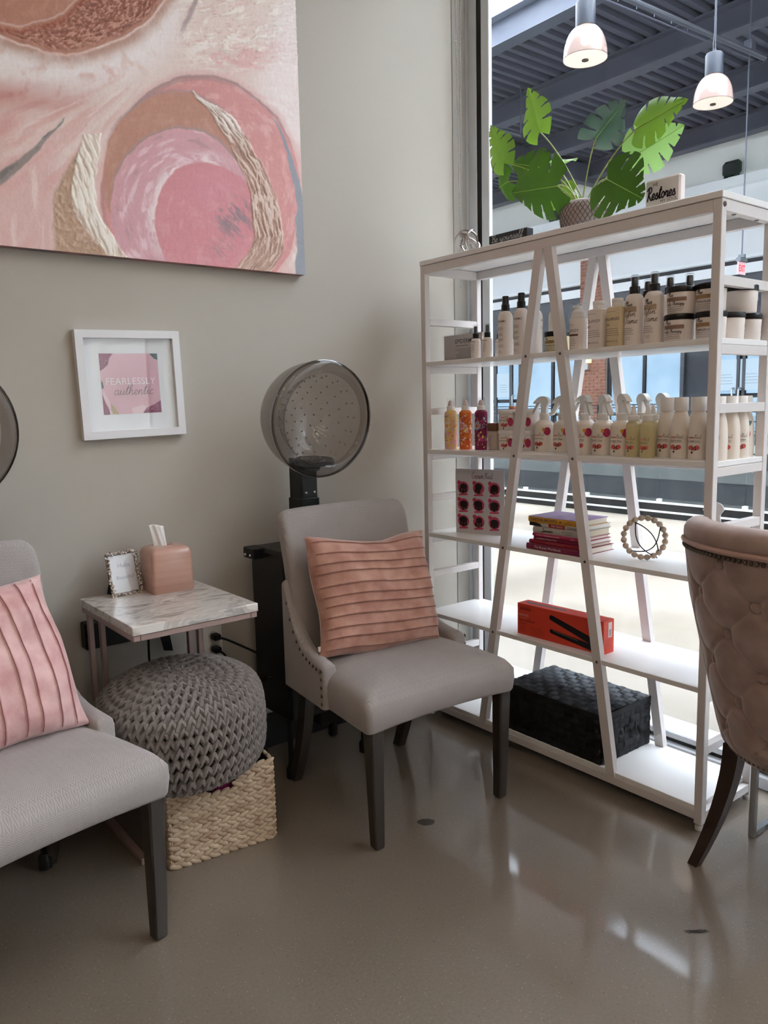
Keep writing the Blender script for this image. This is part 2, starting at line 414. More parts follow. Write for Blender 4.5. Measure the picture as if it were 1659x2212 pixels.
BLACKG = mat('black_gasket', '#15171c', 0.5)
CLEAR = glass_mat('window_glass', (0.97, 0.985, 0.985), 0.35)

struct(MB().box(RX0, WX, RY0, WY, -.12, 0).build('floor', concrete_floor_mat(), sharp=0))
struct(MB().box(RX0, WX-.04, WY, WY+.15, 0, RH).build('wall_back', WALLM, sharp=0))
struct(MB().box(RX0-.15, RX0, RY0, WY, 0, RH).build('wall_left', WALLM, sharp=0))
struct(MB().box(RX0, WX, RY0-.15, RY0, 0, RH).build('wall_front', WALLM, sharp=0))
struct(MB().box(RX0-.15, WX+.1, RY0-.15, WY+.15, RH, RH+.15).build('ceiling', CEILM, sharp=0))
struct(MB().box(RX0, WX-.04, WY-.012, WY, 0, .13, .002).build('baseboard_back', mat('black_rubber_base', '#17181d', .45)))
# blind side channel and jamb return in the corner
struct(MB().box(2.36, 2.438, WY-.004, WY+.02, .0, RH, .002).build('trim_1', mat('jamb_paint', '#a49e95', .6)))
# ---- glazed window wall
win = bpy.data.objects.new('window_1', None); COL.objects.link(win); win['kind'] = 'structure'
ylist = [2.36, .62, -1.10, -2.82, -4.54]
MB().box(WX-.005, WX+.035, 2.432, 2.476, 0, 3.7, .002).build('mullion', FRAMEM, win)
MB().box(WX-.001, WX+.03, 2.404, 2.432, 0, 3.7).build('gasket', BLACKG, win)
MB().box(WX-.005, WX+.016, 2.360, 2.404, 0, 3.7, .002).build('mullion', FRAMEM, win)
for y in ylist[1:]:
    MB().box(WX-.03, WX+.09, y-.03, y+.03, 0, 3.7, .003).build('mullion', FRAMEM, win)
for a, b in zip(ylist[:-1], ylist[1:]):
    MB().box(WX+.008, WX+.014, b+.03, a-(.0 if a == 2.36 else .03), .075, 3.7).build('pane', CLEAR, win, sharp=0)
MB().box(WX-.045, WX+.11, RY0, 2.36, 0, .045, .004).build('sill', FRAMEM, win)
MB().box(WX-.02, WX+.08, RY0, 2.36, .045, .06).build('gasket', BLACKG, win)
MB().box(WX-.03, WX+.09, RY0, 2.36, .06, .085, .004).build('sill', FRAMEM, win)
MB().box(WX-.03, WX+.09, RY0, 2.476, 3.7, 3.78).build('head_rail', FRAMEM, win)
struct(MB().box(WX-.04, WX+.10, RY0, 2.476+.15, 3.78, RH).build('wall_right', WALLM, sharp=0))
struct(MB().box(WX-.02, WX+.03, WY, WY+.6, 0, 8.9).build('trim_2', mat('pier_white', '#c9cbce', .6), sharp=0))
# bead pull chain of the blind: a loop of two strands
bc = MB()
for (x0, y0, x1, y1) in ((983, 0, 994.5, 500), (994, 0, 996.5, 500)):
    pts = []
    a = ony(x0, y0, WY-.035); b = ony(x1, y1, WY-.035)
    dirv = (b-a).normalized(); a = a-dirv*0.6
    L = (b-a).length; n = int(L/.0062)
    for i in range(n): bc.ball(a+dirv*(i*.0062), .0023, 5, 4)
    bc.tube([a, b], .0006, 4)
z1 = ony(995, 500, WY-.035); z2 = ony(996, 620, WY-.035)
for i in range(40): bc.ball(z1.lerp(z2, i/39), .0023, 5, 4)
o = bc.build('bead_chain', mat('steel_chain', '#8f8a82', .35, .8)); tag(o, 'thin steel bead pull chain hanging beside the window frame', 'chain'); o['kind'] = 'stuff'
# ---- ceiling lights of the salon (rows of linear fixtures)
LED = mat('led_diffuser', '#ffffff', .5, emit='#ffe8d0', emit_s=10.0)
for i, (x, y) in enumerate([(x, y) for x in (-3.0, -1.3, .4) for y in (-3.6, -1.9, -.2)]):
    t = thing('ceiling_light', 'white linear fixture on the salon ceiling', 'ceiling light', (x, y, RH), group='linear lights on the salon ceiling')
    MB().box(-.10, .10, -.62, .62, -.06, 0, .004).build('housing', mat('fixture_white', '#e8e8e6', .5), t)
    MB().box(-.085, .085, -.60, .60, -.072, -.060).build('diffuser', LED, t)

# ================================================================== THE CONCOURSE OUTSIDE THE WINDOW
KX = 1.784
zk = lambda z: CAMZ+(z-CAMZ)*KX
NX, FX0, FX1 = 7.4, 19.6, 13.0*KX     # edge of the near walkway, edge of the far walkway, opposite shop fronts
FZ = .0
Y0, Y1 = -10.0, 36.0
DZ = zk(5.62)                          # underside of the roof deck
walk = mat('sunlit_concrete', '#948b80', .45, var=(.9, '#7d7468'), bump=(30, .05))
struct(MB().box(WX, NX, Y0, Y1, -.3, 0).build('walkway', walk, sharp=0))
struct(MB().box(FX0, FX1, Y0, Y1, -.2, FZ).build('far_walkway', mat('far_paving', '#b5b3af', .6), sharp=0))
fe = [(-.2, -.62, '#3b3e44'), (-.62, -1.0, '#6b6c6c'), (-1.0, -1.55, '#33363d'), (-1.55, -4.2, '#5d5e5f')]
for i, (za, zb, c) in enumerate(fe):
    struct(MB().box(FX0+.02*i, FX0+.3, Y0, Y1, zb, za).build('far_slab_edge', mat('slab_edge_%d' % i, c, .6), sharp=0))
struct(MB().box(NX-.3, FX0+.5, Y0, Y1, -4.3, -4.2).build('lower_hall', mat('lower_hall_floor', '#8f8b86', .5), sharp=0))
struct(MB().box(NX-.3, NX, Y0, Y1, -4.2, -.3).build('near_slab_edge', mat('near_edge', '#77797b', .6), sharp=0))
# opposite facade
WHT = mat('facade_white', '#f1f2ee', .7); FAS = mat('fascia_white', '#f2f5f8', .55)
struct(MB().box(FX1, FX1+.3, Y0, Y1, zk(4.78), zk(5.75)).build('wall_opposite', WHT, sharp=0))
struct(MB().box(FX1-.30, FX1+.3, Y0, Y1, zk(4.66), zk(4.80)).build('fascia_ledge', FAS, sharp=0))
struct(MB().box(FX1-.02, FX1+.3, Y0, Y1, zk(3.49), zk(4.66)).build('fascia', mat('fascia_panel', '#eceff2', .55), sharp=0))
struct(MB().box(FX1-.10, FX1+.3, Y0, Y1, zk(3.50), zk(3.55)).build('fascia_ledge', FAS, sharp=0))
struct(MB().box(FX1, FX1+.3, Y0, Y1, zk(3.42), zk(3.50)).build('black_strip', mat('dark_gap', '#181b22', .5), sharp=0))  # black strip below the fascia
struct(MB().box(FX1-.06, FX1+.3, Y0, Y1, zk(3.26), zk(3.42)).build('soffit_band', FAS, sharp=0))
struct(MB().box(FX1+.04, FX1+.3, Y0, Y1, zk(2.20), zk(3.26)).build('dark_transom', mat('dark_transom', '#31343f', .25), sharp=0))
struct(MB().box(FX1+.12, FX1+.3, Y0, Y1, FZ, zk(2.20)).build('shop_interior', mat('shop_dark', '#33363d', .5), sharp=0))
yp = lambda px, py=800: onx(px, py, FX1).y
sf = bpy.data.objects.new('shop_front', None); COL.objects.link(sf); sf['kind'] = 'structure'
PAPER = mat('blue_window_paper', '#bcd6ea', .35, var=(.8, '#a9c8de')); ALU = mat('bronze_mullion', '#53565c', .4, .3); DALU = mat('dark_frame', '#24272d', .4)
panes = [(1045, 1066, 0), (1073, 1099, 0), (1107, 1120, 0), (1124, 1190, 0), (1197, 1252, 0), (1320, 1388, 0), (1395, 1470, 0), (1553, 1588, 0), (1612, 1650, 0), (1655, 1740, 0)]
for a, b, k in panes:
    ya, yb = yp(a), yp(b)
    MB().box(FX1+.05, FX1+.07, yb, ya, 1.33 if (b-a) < 40 else .75, zk(2.20)).build('pane', PAPER, sf, sharp=0)
    MB().box(FX1+.05, FX1+.07, yb, ya, FZ+.1, .68 if (b-a) >= 40 else 1.2).build('pane', PAPER, sf, sharp=0)
for a, w, m_ in ((1069, 6, ALU), (1103, 6, ALU), (1122, 4, ALU), (1193, 5, DALU), (1316, 8, DALU), (1391, 6, DALU), (1473, 8, ALU), (1548, 8, ALU), (1594, 6, ALU), (1606, 6, ALU), (1652, 6, ALU), (1060, 3, DALU)):
    ya = yp(a); hw = abs(yp(a+w)-yp(a-w))/4
    MB().box(FX1, FX1+.1, ya-hw, ya+hw, FZ, zk(2.20)).build('mullion', m_, sf, sharp=0)
MB().box(FX1, FX1+.1, Y0, Y1, zk(2.14), zk(2.22)).build('head_rail', ALU, sf, sharp=0)
MB().box(FX1+.02, FX1+.1, Y0, Y1, FZ, FZ+.12).build('base_rail', ALU, sf, sharp=0)
for a in (1087, 1570, 1625):     # notices taped to the doors
    ya = yp(a); m2 = MB().box(FX1+.03, FX1+.045, ya-.40, ya+.40, 1.42, 2.35).build('notice', mat('notice_paper', '#c4d6e2', .5), sf, sharp=0)
    k = MB(); put_lines(k, lambda u, v, ya=ya: (FX1+.028, ya-u, v), -.22, .26, 1.9, .09, 4, .025, 3); k.build('notice_print', mat('notice_ink', '#8fa3ad', .6), sf, sharp=0)
for a in (1585, 1599, 1111):
    ya = yp(a, 852); zz = 1.29
    MB().tube([(FX1, ya, zz+.2), (FX1-.09, ya, zz+.2), (FX1-.12, ya, zz+.15), (FX1-.12, ya, zz-.25), (FX1, ya, zz-.28)], .028, 6).build('pull_handle', mat('handle_steel', '#b9bdc2', .3, .8), sf)
# brick pier between the shop fronts
pier = bpy.data.objects.new('brick_pier', None); COL.objects.link(pier); pier['kind'] = 'structure'
pa, pb = yp(1312), yp(1256)
MB().box(FX1-.10, FX1+.1, pa, pb, FZ, zk(4.6)).build('mortar', mat('mortar', '#b6a496', .9), pier, sharp=0)
bk = MB(); bw, bh = .33, .11; row = 0; z = FZ
while z < zk(4.55):
    y = pa-(bw/2 if row % 2 else 0)
    while y < pb:
        a, b = max(y, pa), min(y+bw-.014, pb)
        if b-a > .03: bk.box(FX1-.112-.004*random.random(), FX1-.09, a, b, z, z+bh-.016)
        y += bw
    z += bh; row += 1
bk.build('bricks', mat('brick', '#a5735e', .85, var=(9, '#8a5a4a', 2)), pier, sharp=0, kind='stuff')
# end walls
struct(MB().box(WX, FX1+.3, Y1, Y1+.2, -4, DZ+.1).build('wall_far_end', WHT, sharp=0))
struct(MB().box(WX+.2, FX1+.3, Y0-.2, Y0, -4, DZ+.1).build('wall_near_end', WHT, sharp=0))
struct(MB().box(WX-.04, WX+.12, WY+.6, Y1, 0, DZ).build('wall_neighbour', mat('neighbour_wall', '#bcbcbc', .6), sharp=0))
struct(MB().box(WX-.04, WX+.12, Y0, WY+.6, RH, DZ).build('wall_above_window', mat('neighbour_wall', '#bcbcbc', .6), sharp=0))
# corrugated roof deck, ribs running across the concourse
dk = MB(); per = .32; n = int((Y1-Y0)/per)
prof = []
for i in range(n):
    y = Y0+i*per; prof += [(y, DZ), (y+.13, DZ), (y+.16, DZ+.10), (y+.29, DZ+.10)]
prof.append((Y1, DZ))
vs = []
for y, zz in prof: vs += [(13.0, y, zz), (FX1+.2, y, zz)]
dk.add(vs, [(2*i, 2*i+1, 2*i+3, 2*i+2) for i in range(len(prof)-1)])
DECK = mat('roof_deck_grey', '#5b5e6c', .55); struct(dk.build('roof_deck', DECK, sharp=0))
struct(MB().box(12.95, FX1+.3, Y0, Y1, DZ+.16, DZ+.3).build('roof_top', DECK, sharp=0))
STEEL = mat('painted_steel', '#585b68', .5)
for i, x in enumerate((16.2, 19.4, 22.4)):
    struct(MB().box(x-.2, x+.2, Y0, Y1, DZ-.06, DZ-.01).box(x-.04, x+.04, Y0, Y1, DZ-.5, DZ-.06).box(x-.2, x+.2, Y0, Y1, DZ-.55, DZ-.5).build('roof_beam', STEEL, sharp=0))
for y in (17.0, 26.0): struct(MB().box(13.0, FX1, y-.15, y+.15, DZ-.7, DZ-.15).build('roof_girder', STEEL, sharp=0))
# skylight over the near walkway
SKYF = mat('skylight_frame', '#868fa0', .4)
struct(MB().box(12.7, 13.05, Y0, Y1, DZ-.5, DZ+.3).build('skylight_curb', mat('curb_steel', '#5d6371', .45), sharp=0))
struct(MB().box(12.5, 12.7, Y0, Y1, DZ-.05, DZ+.3).build('skylight_curb', SKYF, sharp=0))
sk = bpy.data.objects.new('window_2', None); COL.objects.link(sk); sk['kind'] = 'structure'
y = Y0+.6
while y < Y1:
    MB().box(WX+.1, 12.6, y-.07, y+.07, DZ+.12, DZ+.3).build('skylight_bar', SKYF, sk, sharp=0); y += 2.0
for x in (5.0, 8.0): MB().box(x-(.2 if x > 10 else .09), x+(.2 if x > 10 else .09), Y0, Y1, DZ+.05, DZ+.3).build('skylight_bar', SKYF, sk, sharp=0)
MB().box(WX+.1, 12.6, Y0, Y1, DZ+.31, DZ+.33).build('skylight_pane', glass_mat('skylight_glass', (.95, .97, 1), .5), sk, sharp=0)
# glass balustrade along the void
bal = thing('glass_balustrade', 'frameless glass balustrade with black base shoe along the walkway edge', 'balustrade', (NX, 0, 0))
MB().box(-.04, .06, Y0, Y1, 0, .165).build('base_shoe', BLACKG, bal, sharp=0)
MB().box(-.05, -.03, Y0, Y1, .155, .175).build('shoe_trim', FRAMEM, bal, sharp=0)
MB().box(-.05, -.04, Y0, Y1, .06, .08).build('shoe_trim', FRAMEM, bal, sharp=0)
j1, j2 = onx(1135, 1040, NX).y, onx(1268, 1040, NX).y; st = j1-j2; y = j2-4*st
BG = glass_mat('balustrade_glass', (.86, .90, .90), .6)
while y < Y1-1:
    MB().box(0, .014, y+.008, y+st-.008, .10, 1.07).build('glass_panel', BG, bal, sharp=0)
    MB().box(-.02, .03, y-.02, y+.02, .17, .20).build('clip', FRAMEM, bal, sharp=0)
    y += st
# railing of the far walkway
rl = thing('far_railing', 'dark metal railing with thin horizontal bars on the far walkway', 'railing', (FX0+.1, 0, FZ))
for zz in (.35, .6, .85, 1.0, 1.08): MB().box(-.012, .012, Y0, Y1, zz-.014, zz+.014).build('rail_bar', DALU, rl, sharp=0)
y = Y0+.5
while y < Y1: MB().box(-.02, .02, y-.02, y+.02, 0, 1.1).build('post', DALU, rl, sharp=0); y += 1.6
# pendant lamps
SHADE = bpy.data.materials.new('prismatic_shade'); SHADE.use_nodes = True
_nt = SHADE.node_tree; _b = _nt.nodes['Principled BSDF']; _b.inputs['Base Color'].default_value = (*hexc('#bfa9a3'), 1); _b.inputs['Roughness'].default_value = .15
_b.inputs['Emission Color'].default_value = (*hexc('#ffdfc4'), 1); _b.inputs['Emission Strength'].default_value = .10; _b.inputs['Coat Weight'].default_value = 1
_tp = _nt.nodes.new('ShaderNodeBsdfTransparent'); _tp.inputs['Color'].default_value = (.95, .9, .9, 1); _ms = _nt.nodes.new('ShaderNodeMixShader'); _ms.inputs['Fac'].default_value = .5
_nt.links.new(_tp.outputs[0], _ms.inputs[1]); _nt.links.new(_b.outputs[0], _ms.inputs[2]); _nt.links.new(_ms.outputs[0], _nt.nodes['Material Output'].inputs['Surface'])
LENS = mat('lamp_lens', '#e8e2da', .3, emit='#ffeed8', emit_s=.40)
def pendant(px, py, depth, label):
    p = CO+ray(px, py)*depth
    t = thing('pendant_lamp', label, 'lamp', p, group='pendant lamps in the concourse')
    R0 = .195
    pr = [(R0*math.cos(a)**.75 if a < 1.5 else .06, .275*math.sin(a)) for a in [i*PI/2/10 for i in range(10)]]
    pr = [(R0, -.005)]+pr+[(.085, .275)]
    MB().lathe(pr, 32, cap=False).build('shade', SHADE, t)
    MB().lathe([(R0+.003, -.008), (R0+.003, -.002)], 32, cap=False).build('rim', mat('rim_bronze', '#6b5a52', .4, .5), t)
    MB().lathe([(0, -.012), (R0*.6, -.012), (R0-.002, -.006)], 32, cap=False).build('lens', LENS, t)
    MB().lathe([(.03, -.022), (.03, -.010), (.018, -.010)], 14).build('lens_knob', mat('knob_dark', '#4a3f38', .5), t)
    MB().lathe([(.088, .262), (.088, .46), (.08, .475), (0, .475)], 24).build('socket_housing', mat('lamp_socket', '#3a3f4a', .4, .2), t)
    MB().lathe([(.03, .12), (.045, .16), (.045, .22), (.02, .262)], 14).build('bulb', mat('lamp_bulb', '#fff4e0', .4, emit='#ffc98a', emit_s=2.2), t)
    MB().tube([(0, 0, .475), (0, 0, .52)], .02, 8).build('stem', STEEL, t)
    MB().tube([(.012, 0, .50), (.012, 0, DZ-p.z)], .006, 6).tube([(-.025, 0, .475), (-.03, 0, .55), (-.012, 0, .68), (-.004, 0, DZ-p.z)], .005, 6).build('cable', STEEL, t)
    return p
pendant(1264, 126, 7.05, 'bell shaped prismatic pendant lamp hanging by the skylight curb')
pendant(1540, 222, 8.1, 'bell shaped prismatic pendant lamp hanging by the conduit end')
# conduit, hanging rod, exit sign
PY_ = 8.0
pe = ony(1652, 126, PY_); p0 = ony(1335, 0, PY_)
cz = pe.z
c1 = thing('conduit', 'steel conduit pipe hanging across the concourse above the lamps', 'pipe', (0, PY_, cz))
MB().tube([(p0.x-2.0, 0, p0.z-cz), (pe.x, 0, 0)], .05, 10).build('pipe', mat('galvanised', '#7d808a', .35, .6), c1)
MB().tube([(p0.x-2.0, 0, p0.z-cz-.16), (pe.x-.5, 0, -.14)], .014, 6).build('wire', STEEL, c1)
for k in range(8):
    x = p0.x-1.5+k*.5
    if x < pe.x: MB().tube([(x, 0, -.10+(p0.z-cz)*(pe.x-x)/(pe.x-p0.x+2)), (x, 0, .04+(p0.z-cz)*(pe.x-x)/(pe.x-p0.x+2))], .008, 5).build('strap', STEEL, c1)
rx = ony(1616, 100, PY_+.08); ex = ony(1602, 566, PY_+.08)
es = thing('exit_sign', 'hanging exit sign with red lettering on a long rod', 'sign', (ex.x, PY_+.08, ex.z))
MB().tube([(0, 0, .08), (0, 0, DZ-ex.z)], .016, 6).build('rod', STEEL, es)
MB().box(-.10, .10, -.08, .08, rx.z-ex.z-.08, rx.z-ex.z+.12, .02).build('clamp', STEEL, es)
MB().box(-.14, .14, -.05, .05, .0, .08, .008).lathe([(.07, .08), (.07, .14)], 12).build('canopy', mat('canopy_grey', '#6c7178', .4, .3), es)
MB().box(-.15, .15, -.008, .008, -.24, 0).build('panel', mat('exit_panel', '#e9c7cb', .3, emit='#d88890', emit_s=.25), es, sharp=0)
k = MB(); put_text(k, 'EXIT', lambda u, v: (u, -.011, v), .18, (0, -.185), width=.23, bold=.02); k.build('lettering', mat('exit_red', '#d8323e', .4, emit='#d8323e', emit_s=.6), es, sharp=0)
# hanging rod and short conduit at the left of the view
lr = thing('hanging_rod', 'thin steel rod with short cross conduit beside the window frame', 'pipe', ony(1125, 290, 14.0))
zt = DZ-lr.location.z
MB().tube([(0, 0, -.05), (0, 0, zt)], .022, 6).build('rod', STEEL, lr)
MB().tube([(0, 0, -.03), (-1.6, 0, -.03+.0)], .035, 6).build('cross_pipe', mat('galvanised', '#7d808a', .35, .6), lr)
MB().ball((0, 0, -.03), .05, 8, 6).build('clamp', STEEL, lr)
# wall mounted speakers and fixtures on the ledge
SPK = mat('speaker_black', '#1f232b', .5)
for px, py, lab in ((1580, 380, 'black speaker standing on the white ledge above the shop front'), (1211, 484, 'black speaker on the white ledge beside a small cylinder light')):
    p = onx(px, py, FX1-.2)
    t = thing('ledge_speaker', lab, 'speaker', (FX1-.18, p.y, zk(4.80)), group='speakers on the ledge')
    MB().box(-.12, .12, -.28, .28, .05, .48, .09).build('cabinet', SPK, t); [MB().box(-.06, .06, q-.03, q+.03, 0, .08).build('bracket', SPK, t) for q in (-.18, .18)]
p = onx(1197, 468, FX1-.15)
t = thing('cylinder_light', 'small grey cylinder light fixed above the ledge', 'wall light', (FX1-.15, p.y+.1, p.z-.20))
MB().lathe([(.10, 0), (.10, .5), (0, .5)], 14).build('body', mat('lamp_grey', '#5d6370', .4, .4), t); MB().lathe([(0, -.004), (.09, -.004)], 14).build('lens', LENS, t)
MB().box(.06, .16, -.03, .03, .2, .3).build('bracket', STEEL, t)
p = onx(1268, 780, FX1-.15)
t = thing('wall_sconce', 'small lit box sconce mounted on the brick pier', 'wall light', (FX1-.11, p.y, p.z-.12))
MB().box(-.14, 0, -.10, .10, -.18, .02, .004).build('body', mat('sconce_grey', '#b9bcbf', .4, .4), t); MB().box(-.14, 0, -.16, .16, .05, .25, .004).build('lamp_shade', mat('sconce_lit', '#ffe6b0', .4, emit='#ffd890', emit_s=1.2), t)
MB().box(-.03, 0, -.02, .02, .02, .05).build('bracket', STEEL, t)

# ================================================================== WHITE A-FRAME SHELF
SX, SY0, SY1, SD = 2.037, 1.118, 2.323, .305
SHW = mat('shelf_white', '#d7d1cf', .32, spec=.5)
SHB = mat('shelf_board_white', '#e9e7e6', .22, spec=.5)
sh = thing('display_shelf', 'tall white etagere shelf with crossed A-shaped slats before the window', 'shelf', (SX, SY0, 0))
P = .025; LY = SY1-SY0
LV = {'L2': 1.421, 'L3': 1.085, 'L4': .755, 'L5': .433, 'L6': .072}
TOPZ = 1.800
for x in (0, SD-P):
    for y in (0, LY-P):
        MB().box(x, x+P, y, y+P, .018, TOPZ-.019, .0015).build('post', SHW, sh)
        MB().lathe([(.013, 0), (.013, .010), (.006, .012), (.006, .020)], 12, (x+P/2, y+P/2, 0)).build('levelling_foot', mat('foot_white', '#d9d6d2', .5), sh)
MB().box(-.002, SD+.002, -.002, LY+.002, TOPZ-.018, TOPZ, .0015).build('top_board', SHB, sh)
for x in (0.0005, SD-P+.0005): MB().box(x, x+P-.001, P, LY-P, TOPZ-.050, TOPZ-.0195, .001).build('top_rail', SHW, sh)
for y in (0.0005, LY-P+.0005): MB().box(P, SD-P, y, y+P-.001, TOPZ-.050, TOPZ-.0195, .001).build('top_rail', SHW, sh)
for k, z in LV.items():
    MB().box(.003, SD-.003, .002 if k != 'L6' else .02, LY-.002 if k != 'L6' else LY-.02, z-.016, z, .0012).build('shelf_board', SHB, sh)
    for y in (0.001, LY-P+.001):
        MB().box(P, SD-P, y, y+P-.002, z-.043, z-.017, .001).build('side_rail', SHW, sh)
for z in (1.5735, 1.231, .8915, .5825, .245):
    for y in (0.001, LY-P+.001): MB().box(P, SD-P, y, y+P-.002, z-.013, z+.013, .001).build('side_rail', SHW, sh)
MB().box(SD-P+.001, SD-.001, P, LY-P, LV['L3']-.050, LV['L3']-.017, .001).build('back_rail', SHW, sh)
for x in (0.0008, SD-P+.0008): MB().box(x, x+P-.0016, P, LY-P, .030, .056, .001).build('bottom_rail', SHW, sh)
yc = LY/2
SZ0, SZ1 = .056, TOPZ-.050
def slat(x, s):
    a = (yc+s*.0185, SZ1); b = (yc+s*.288, SZ0); hw = .0165
    poly = [(a[0]-hw, a[1]), (a[0]+hw, a[1]), (b[0]+hw, b[1]), (b[0]-hw, b[1])]
    return MB().prism(poly, lambda p, q, d: (d, p, q), x, x+P-.002).build('slat', SHW, sh)
BOLT = mat('bolt_grey', '#5f5a56', .35, .7)
for x in (-.0012, SD-P+.0012):
    for s in (-1, 1):
        sl = slat(x, s)
        for k, z in LV.items():
            if k == 'L6': continue
            t_ = (SZ1-(z-.009))/(SZ1-SZ0); y = yc+s*(.0185+(.288-.0185)*t_)
            MB().lathe([(0, .0022), (.004, .0018), (.0052, 0)], 10, (x-.0002, y, z-.009), Matrix.Rotation(-PI/2, 3, 'Y')).build('bolt', BOLT, sl)
for z in (TOPZ-.034,):
    for x in (P/2,): MB().lathe([(0, .003), (.006, .0025), (.008, 0)], 12, (x, 0, z), Matrix.Rotation(PI/2, 3, 'X')).build('bolt', BOLT, sh)
for x in (.085, .21): MB().lathe([(.004, 0), (.007, .002), (.007, .003)], 10, (x, P/2, TOPZ-.0525)).build('bolt', BOLT, sh)

# ================================================================== LARGE CANVAS PAINTING
def vnoise(x, y, seed=0):
    """value noise on numpy arrays"""
    xi = np.floor(x).astype(np.int64); yi = np.floor(y).astype(np.int64); xf = x-xi; yf = y-yi
    def h(a, b):
        n = (a*374761393+b*668265263+seed*974711) & 0x7fffffff
        n = ((n ^ (n >> 13))*1274126177) & 0x7fffffff
        return ((n ^ (n >> 16)) & 0xffff)/65535.0
    u = xf*xf*(3-2*xf); v = yf*yf*(3-2*yf)
    return (h(xi, yi)*(1-u)+h(xi+1, yi)*u)*(1-v)+(h(xi, yi+1)*(1-u)+h(xi+1, yi+1)*u)*v
def fbm(x, y, seed=0, o=4):
    s = 0; a = .5; t = 0
    for i in range(o): s = s+a*vnoise(x*2**i, y*2**i, seed+i*17); t += a; a *= .55
    return s/t
def sstep(a, b, x):
    t = np.clip((x-a)/(b-a), 0, 1); return t*t*(3-2*t)
def build_painting():
    x0, x1, z0, z1 = .385, 1.593, 1.731, 2.935; yf = WY-.034
    nu, nv = 470, 470
    X, Z = np.meshgrid(np.linspace(x0, x1, nu), np.linspace(z0, z1, nv))
    # painting coordinates a (right) and b (down) in thousandths of the canvas seen from its foot, matched to the picture
    v = np.stack([X-CO.x, np.full_like(X, yf)-CO.y, Z-CO.z], -1)
    w = v@np.array(_f); a = (829.5+FPX*(v@np.array(_r2))/w)/.42194; b = (1106-FPX*(v@np.array(_u2))/w)/.42194
    wob = (fbm(a/160, b/160, 3)-.5)*46; a0, b0 = a, b; a = a+wob; b = b+(fbm(a/150, b/150, 9)-.5)*46
    C = lambda h: np.array(hexc(h))
    col = np.broadcast_to(C('#e4cfc9'), X.shape+(3,)).copy(); H = np.zeros_like(X)
    def lay(mask, c, k=1.0):
        m_ = np.clip(mask*k, 0, 1)[..., None]; col[:] = col*(1-m_)+(C(c) if isinstance(c, str) else c)*m_
    def ell(cx, cy, rx, ry, rot=0):
        dx, dy = a-cx, b-cy
        if rot: dx, dy = dx*math.cos(rot)+dy*math.sin(rot), -dx*math.sin(rot)+dy*math.cos(rot)
        return np.sqrt((dx/rx)**2+(dy/ry)**2), np.arctan2(dy/ry, dx/rx)
    # background streaks fanning out of the middle left towards the lower left
    r, th = ell(820, 300, 1, 1); st = fbm(th*14, r/260, 21)
    far = sstep(90, 330, r); lay(sstep(.35, .75, st)*far, '#d9a9a4', .7); lay(sstep(.62, .85, fbm(th*22, r/300, 33))*far, '#f0e4df', .8)
    # rose band on the left, under the upper disc
    band = sstep(380, 430, b)*(1-sstep(480, 640, b-a*.0))*(1-sstep(180, 620, a)); lay(band*(.75+.5*(st-.5)), '#c07a72')
    lay(sstep(560, 640, b)*(1-sstep(640, 860, b+a*.9))*(1-sstep(100, 420, a)), '#d08c88', .7)
    # pale pink lower left
    lay(sstep(780, 900, b+a*.6)*(1-sstep(240, 330, a)), '#d8a2a0', .55+.0*a); lay(sstep(.55, .8, fbm(a/30, b/200, 41))*sstep(800, 900, b)*(1-sstep(250, 300, a)), '#ecd6d0', .7)
    # grey blade
    cb = np.interp(a, [-200, 0, 100, 180, 250, 340], [1120, 930, 838, 762, 690, 590]); wd = np.interp(a, [-200, 0, 100, 180, 250, 340], [80, 52, 36, 27, 17, 3])
    lay((1-sstep(.6, 1.05, np.abs(b-cb)/wd))*(1-sstep(325, 340, a)), '#8e8480', .9); lay((1-sstep(.2, .7, np.abs(b-cb+10)/wd))*sstep(.45, .7, fbm(a/40, b/40, 5))*(1-sstep(300, 335, a)), '#6f6a6a', .8)
    # white sweep between the two discs
    R1, T1 = ell(330, -330, 620, 600)
    sw = sstep(1.0, 1.06, R1)*(1-sstep(1.12, 1.5, R1)); lay(sw*sstep(.3, .6, fbm(T1*16, R1*9, 50)+.15), '#efe6e6', .95)
    lay(sstep(1.0, 1.03, R1)*(1-sstep(1.03, 1.16, R1)), '#cdb0a6', .75)
    lay(sstep(1.0, 1.02, R1)*(1-sstep(1.02, 1.10, R1))*sstep(.3, .6, fbm(T1*9, R1*6, 54)), '#b98d7c', .8)
    # upper disc: smooth tan, textured rust ring
    inn = 1-sstep(.985, 1.0, R1); lay(inn, '#b68270')
    lay(inn*sstep(.3, .8, fbm(T1*12, R1*10, 61)), '#c6937f', .6)
    rin = np.clip(.56+(T1-1.37)*.46, .5, .93)+.05*(fbm(T1*6, R1*3, 63)-.5)
    ring = sstep(0, .03, R1-rin)*(1-sstep(.93, .99, R1+.04*(fbm(a/30, b/30, 64)-.5)))
    tex = fbm(T1*30, R1*75, 65, 5); lay(ring, '#a26a59'); lay(ring*sstep(.5, .62, tex), '#cf9f90', .9); lay(ring*(1-sstep(.3, .42, tex)), '#74453a', .85)
    H += ring*sstep(.4, .7, tex)*.0035
    lay((1-sstep(.0, .016, np.abs(R1-rin+.02))), '#d9b9b4', .8); lay((1-sstep(.0, .05, np.abs(R1-rin-.04)))*sstep(.2, .7, np.cos(T1-1.3)), '#a4604f', .7)
    # upper right: pale impasto dabs and pink haze
    reg = sstep(820, 1000, a-.15*b)*(1-sstep(260, 420, b)); dab = fbm((a-b*.3)/60, (b+a*.25)/16, 71, 4)
    lay(reg, '#e6d3cc', .6); lay(reg*sstep(.55, .66, dab), '#f1e6df', .9); lay(reg*(1-sstep(.22, .34, dab)), '#c9988f', .55); H += reg*sstep(.5, .7, dab)*.003
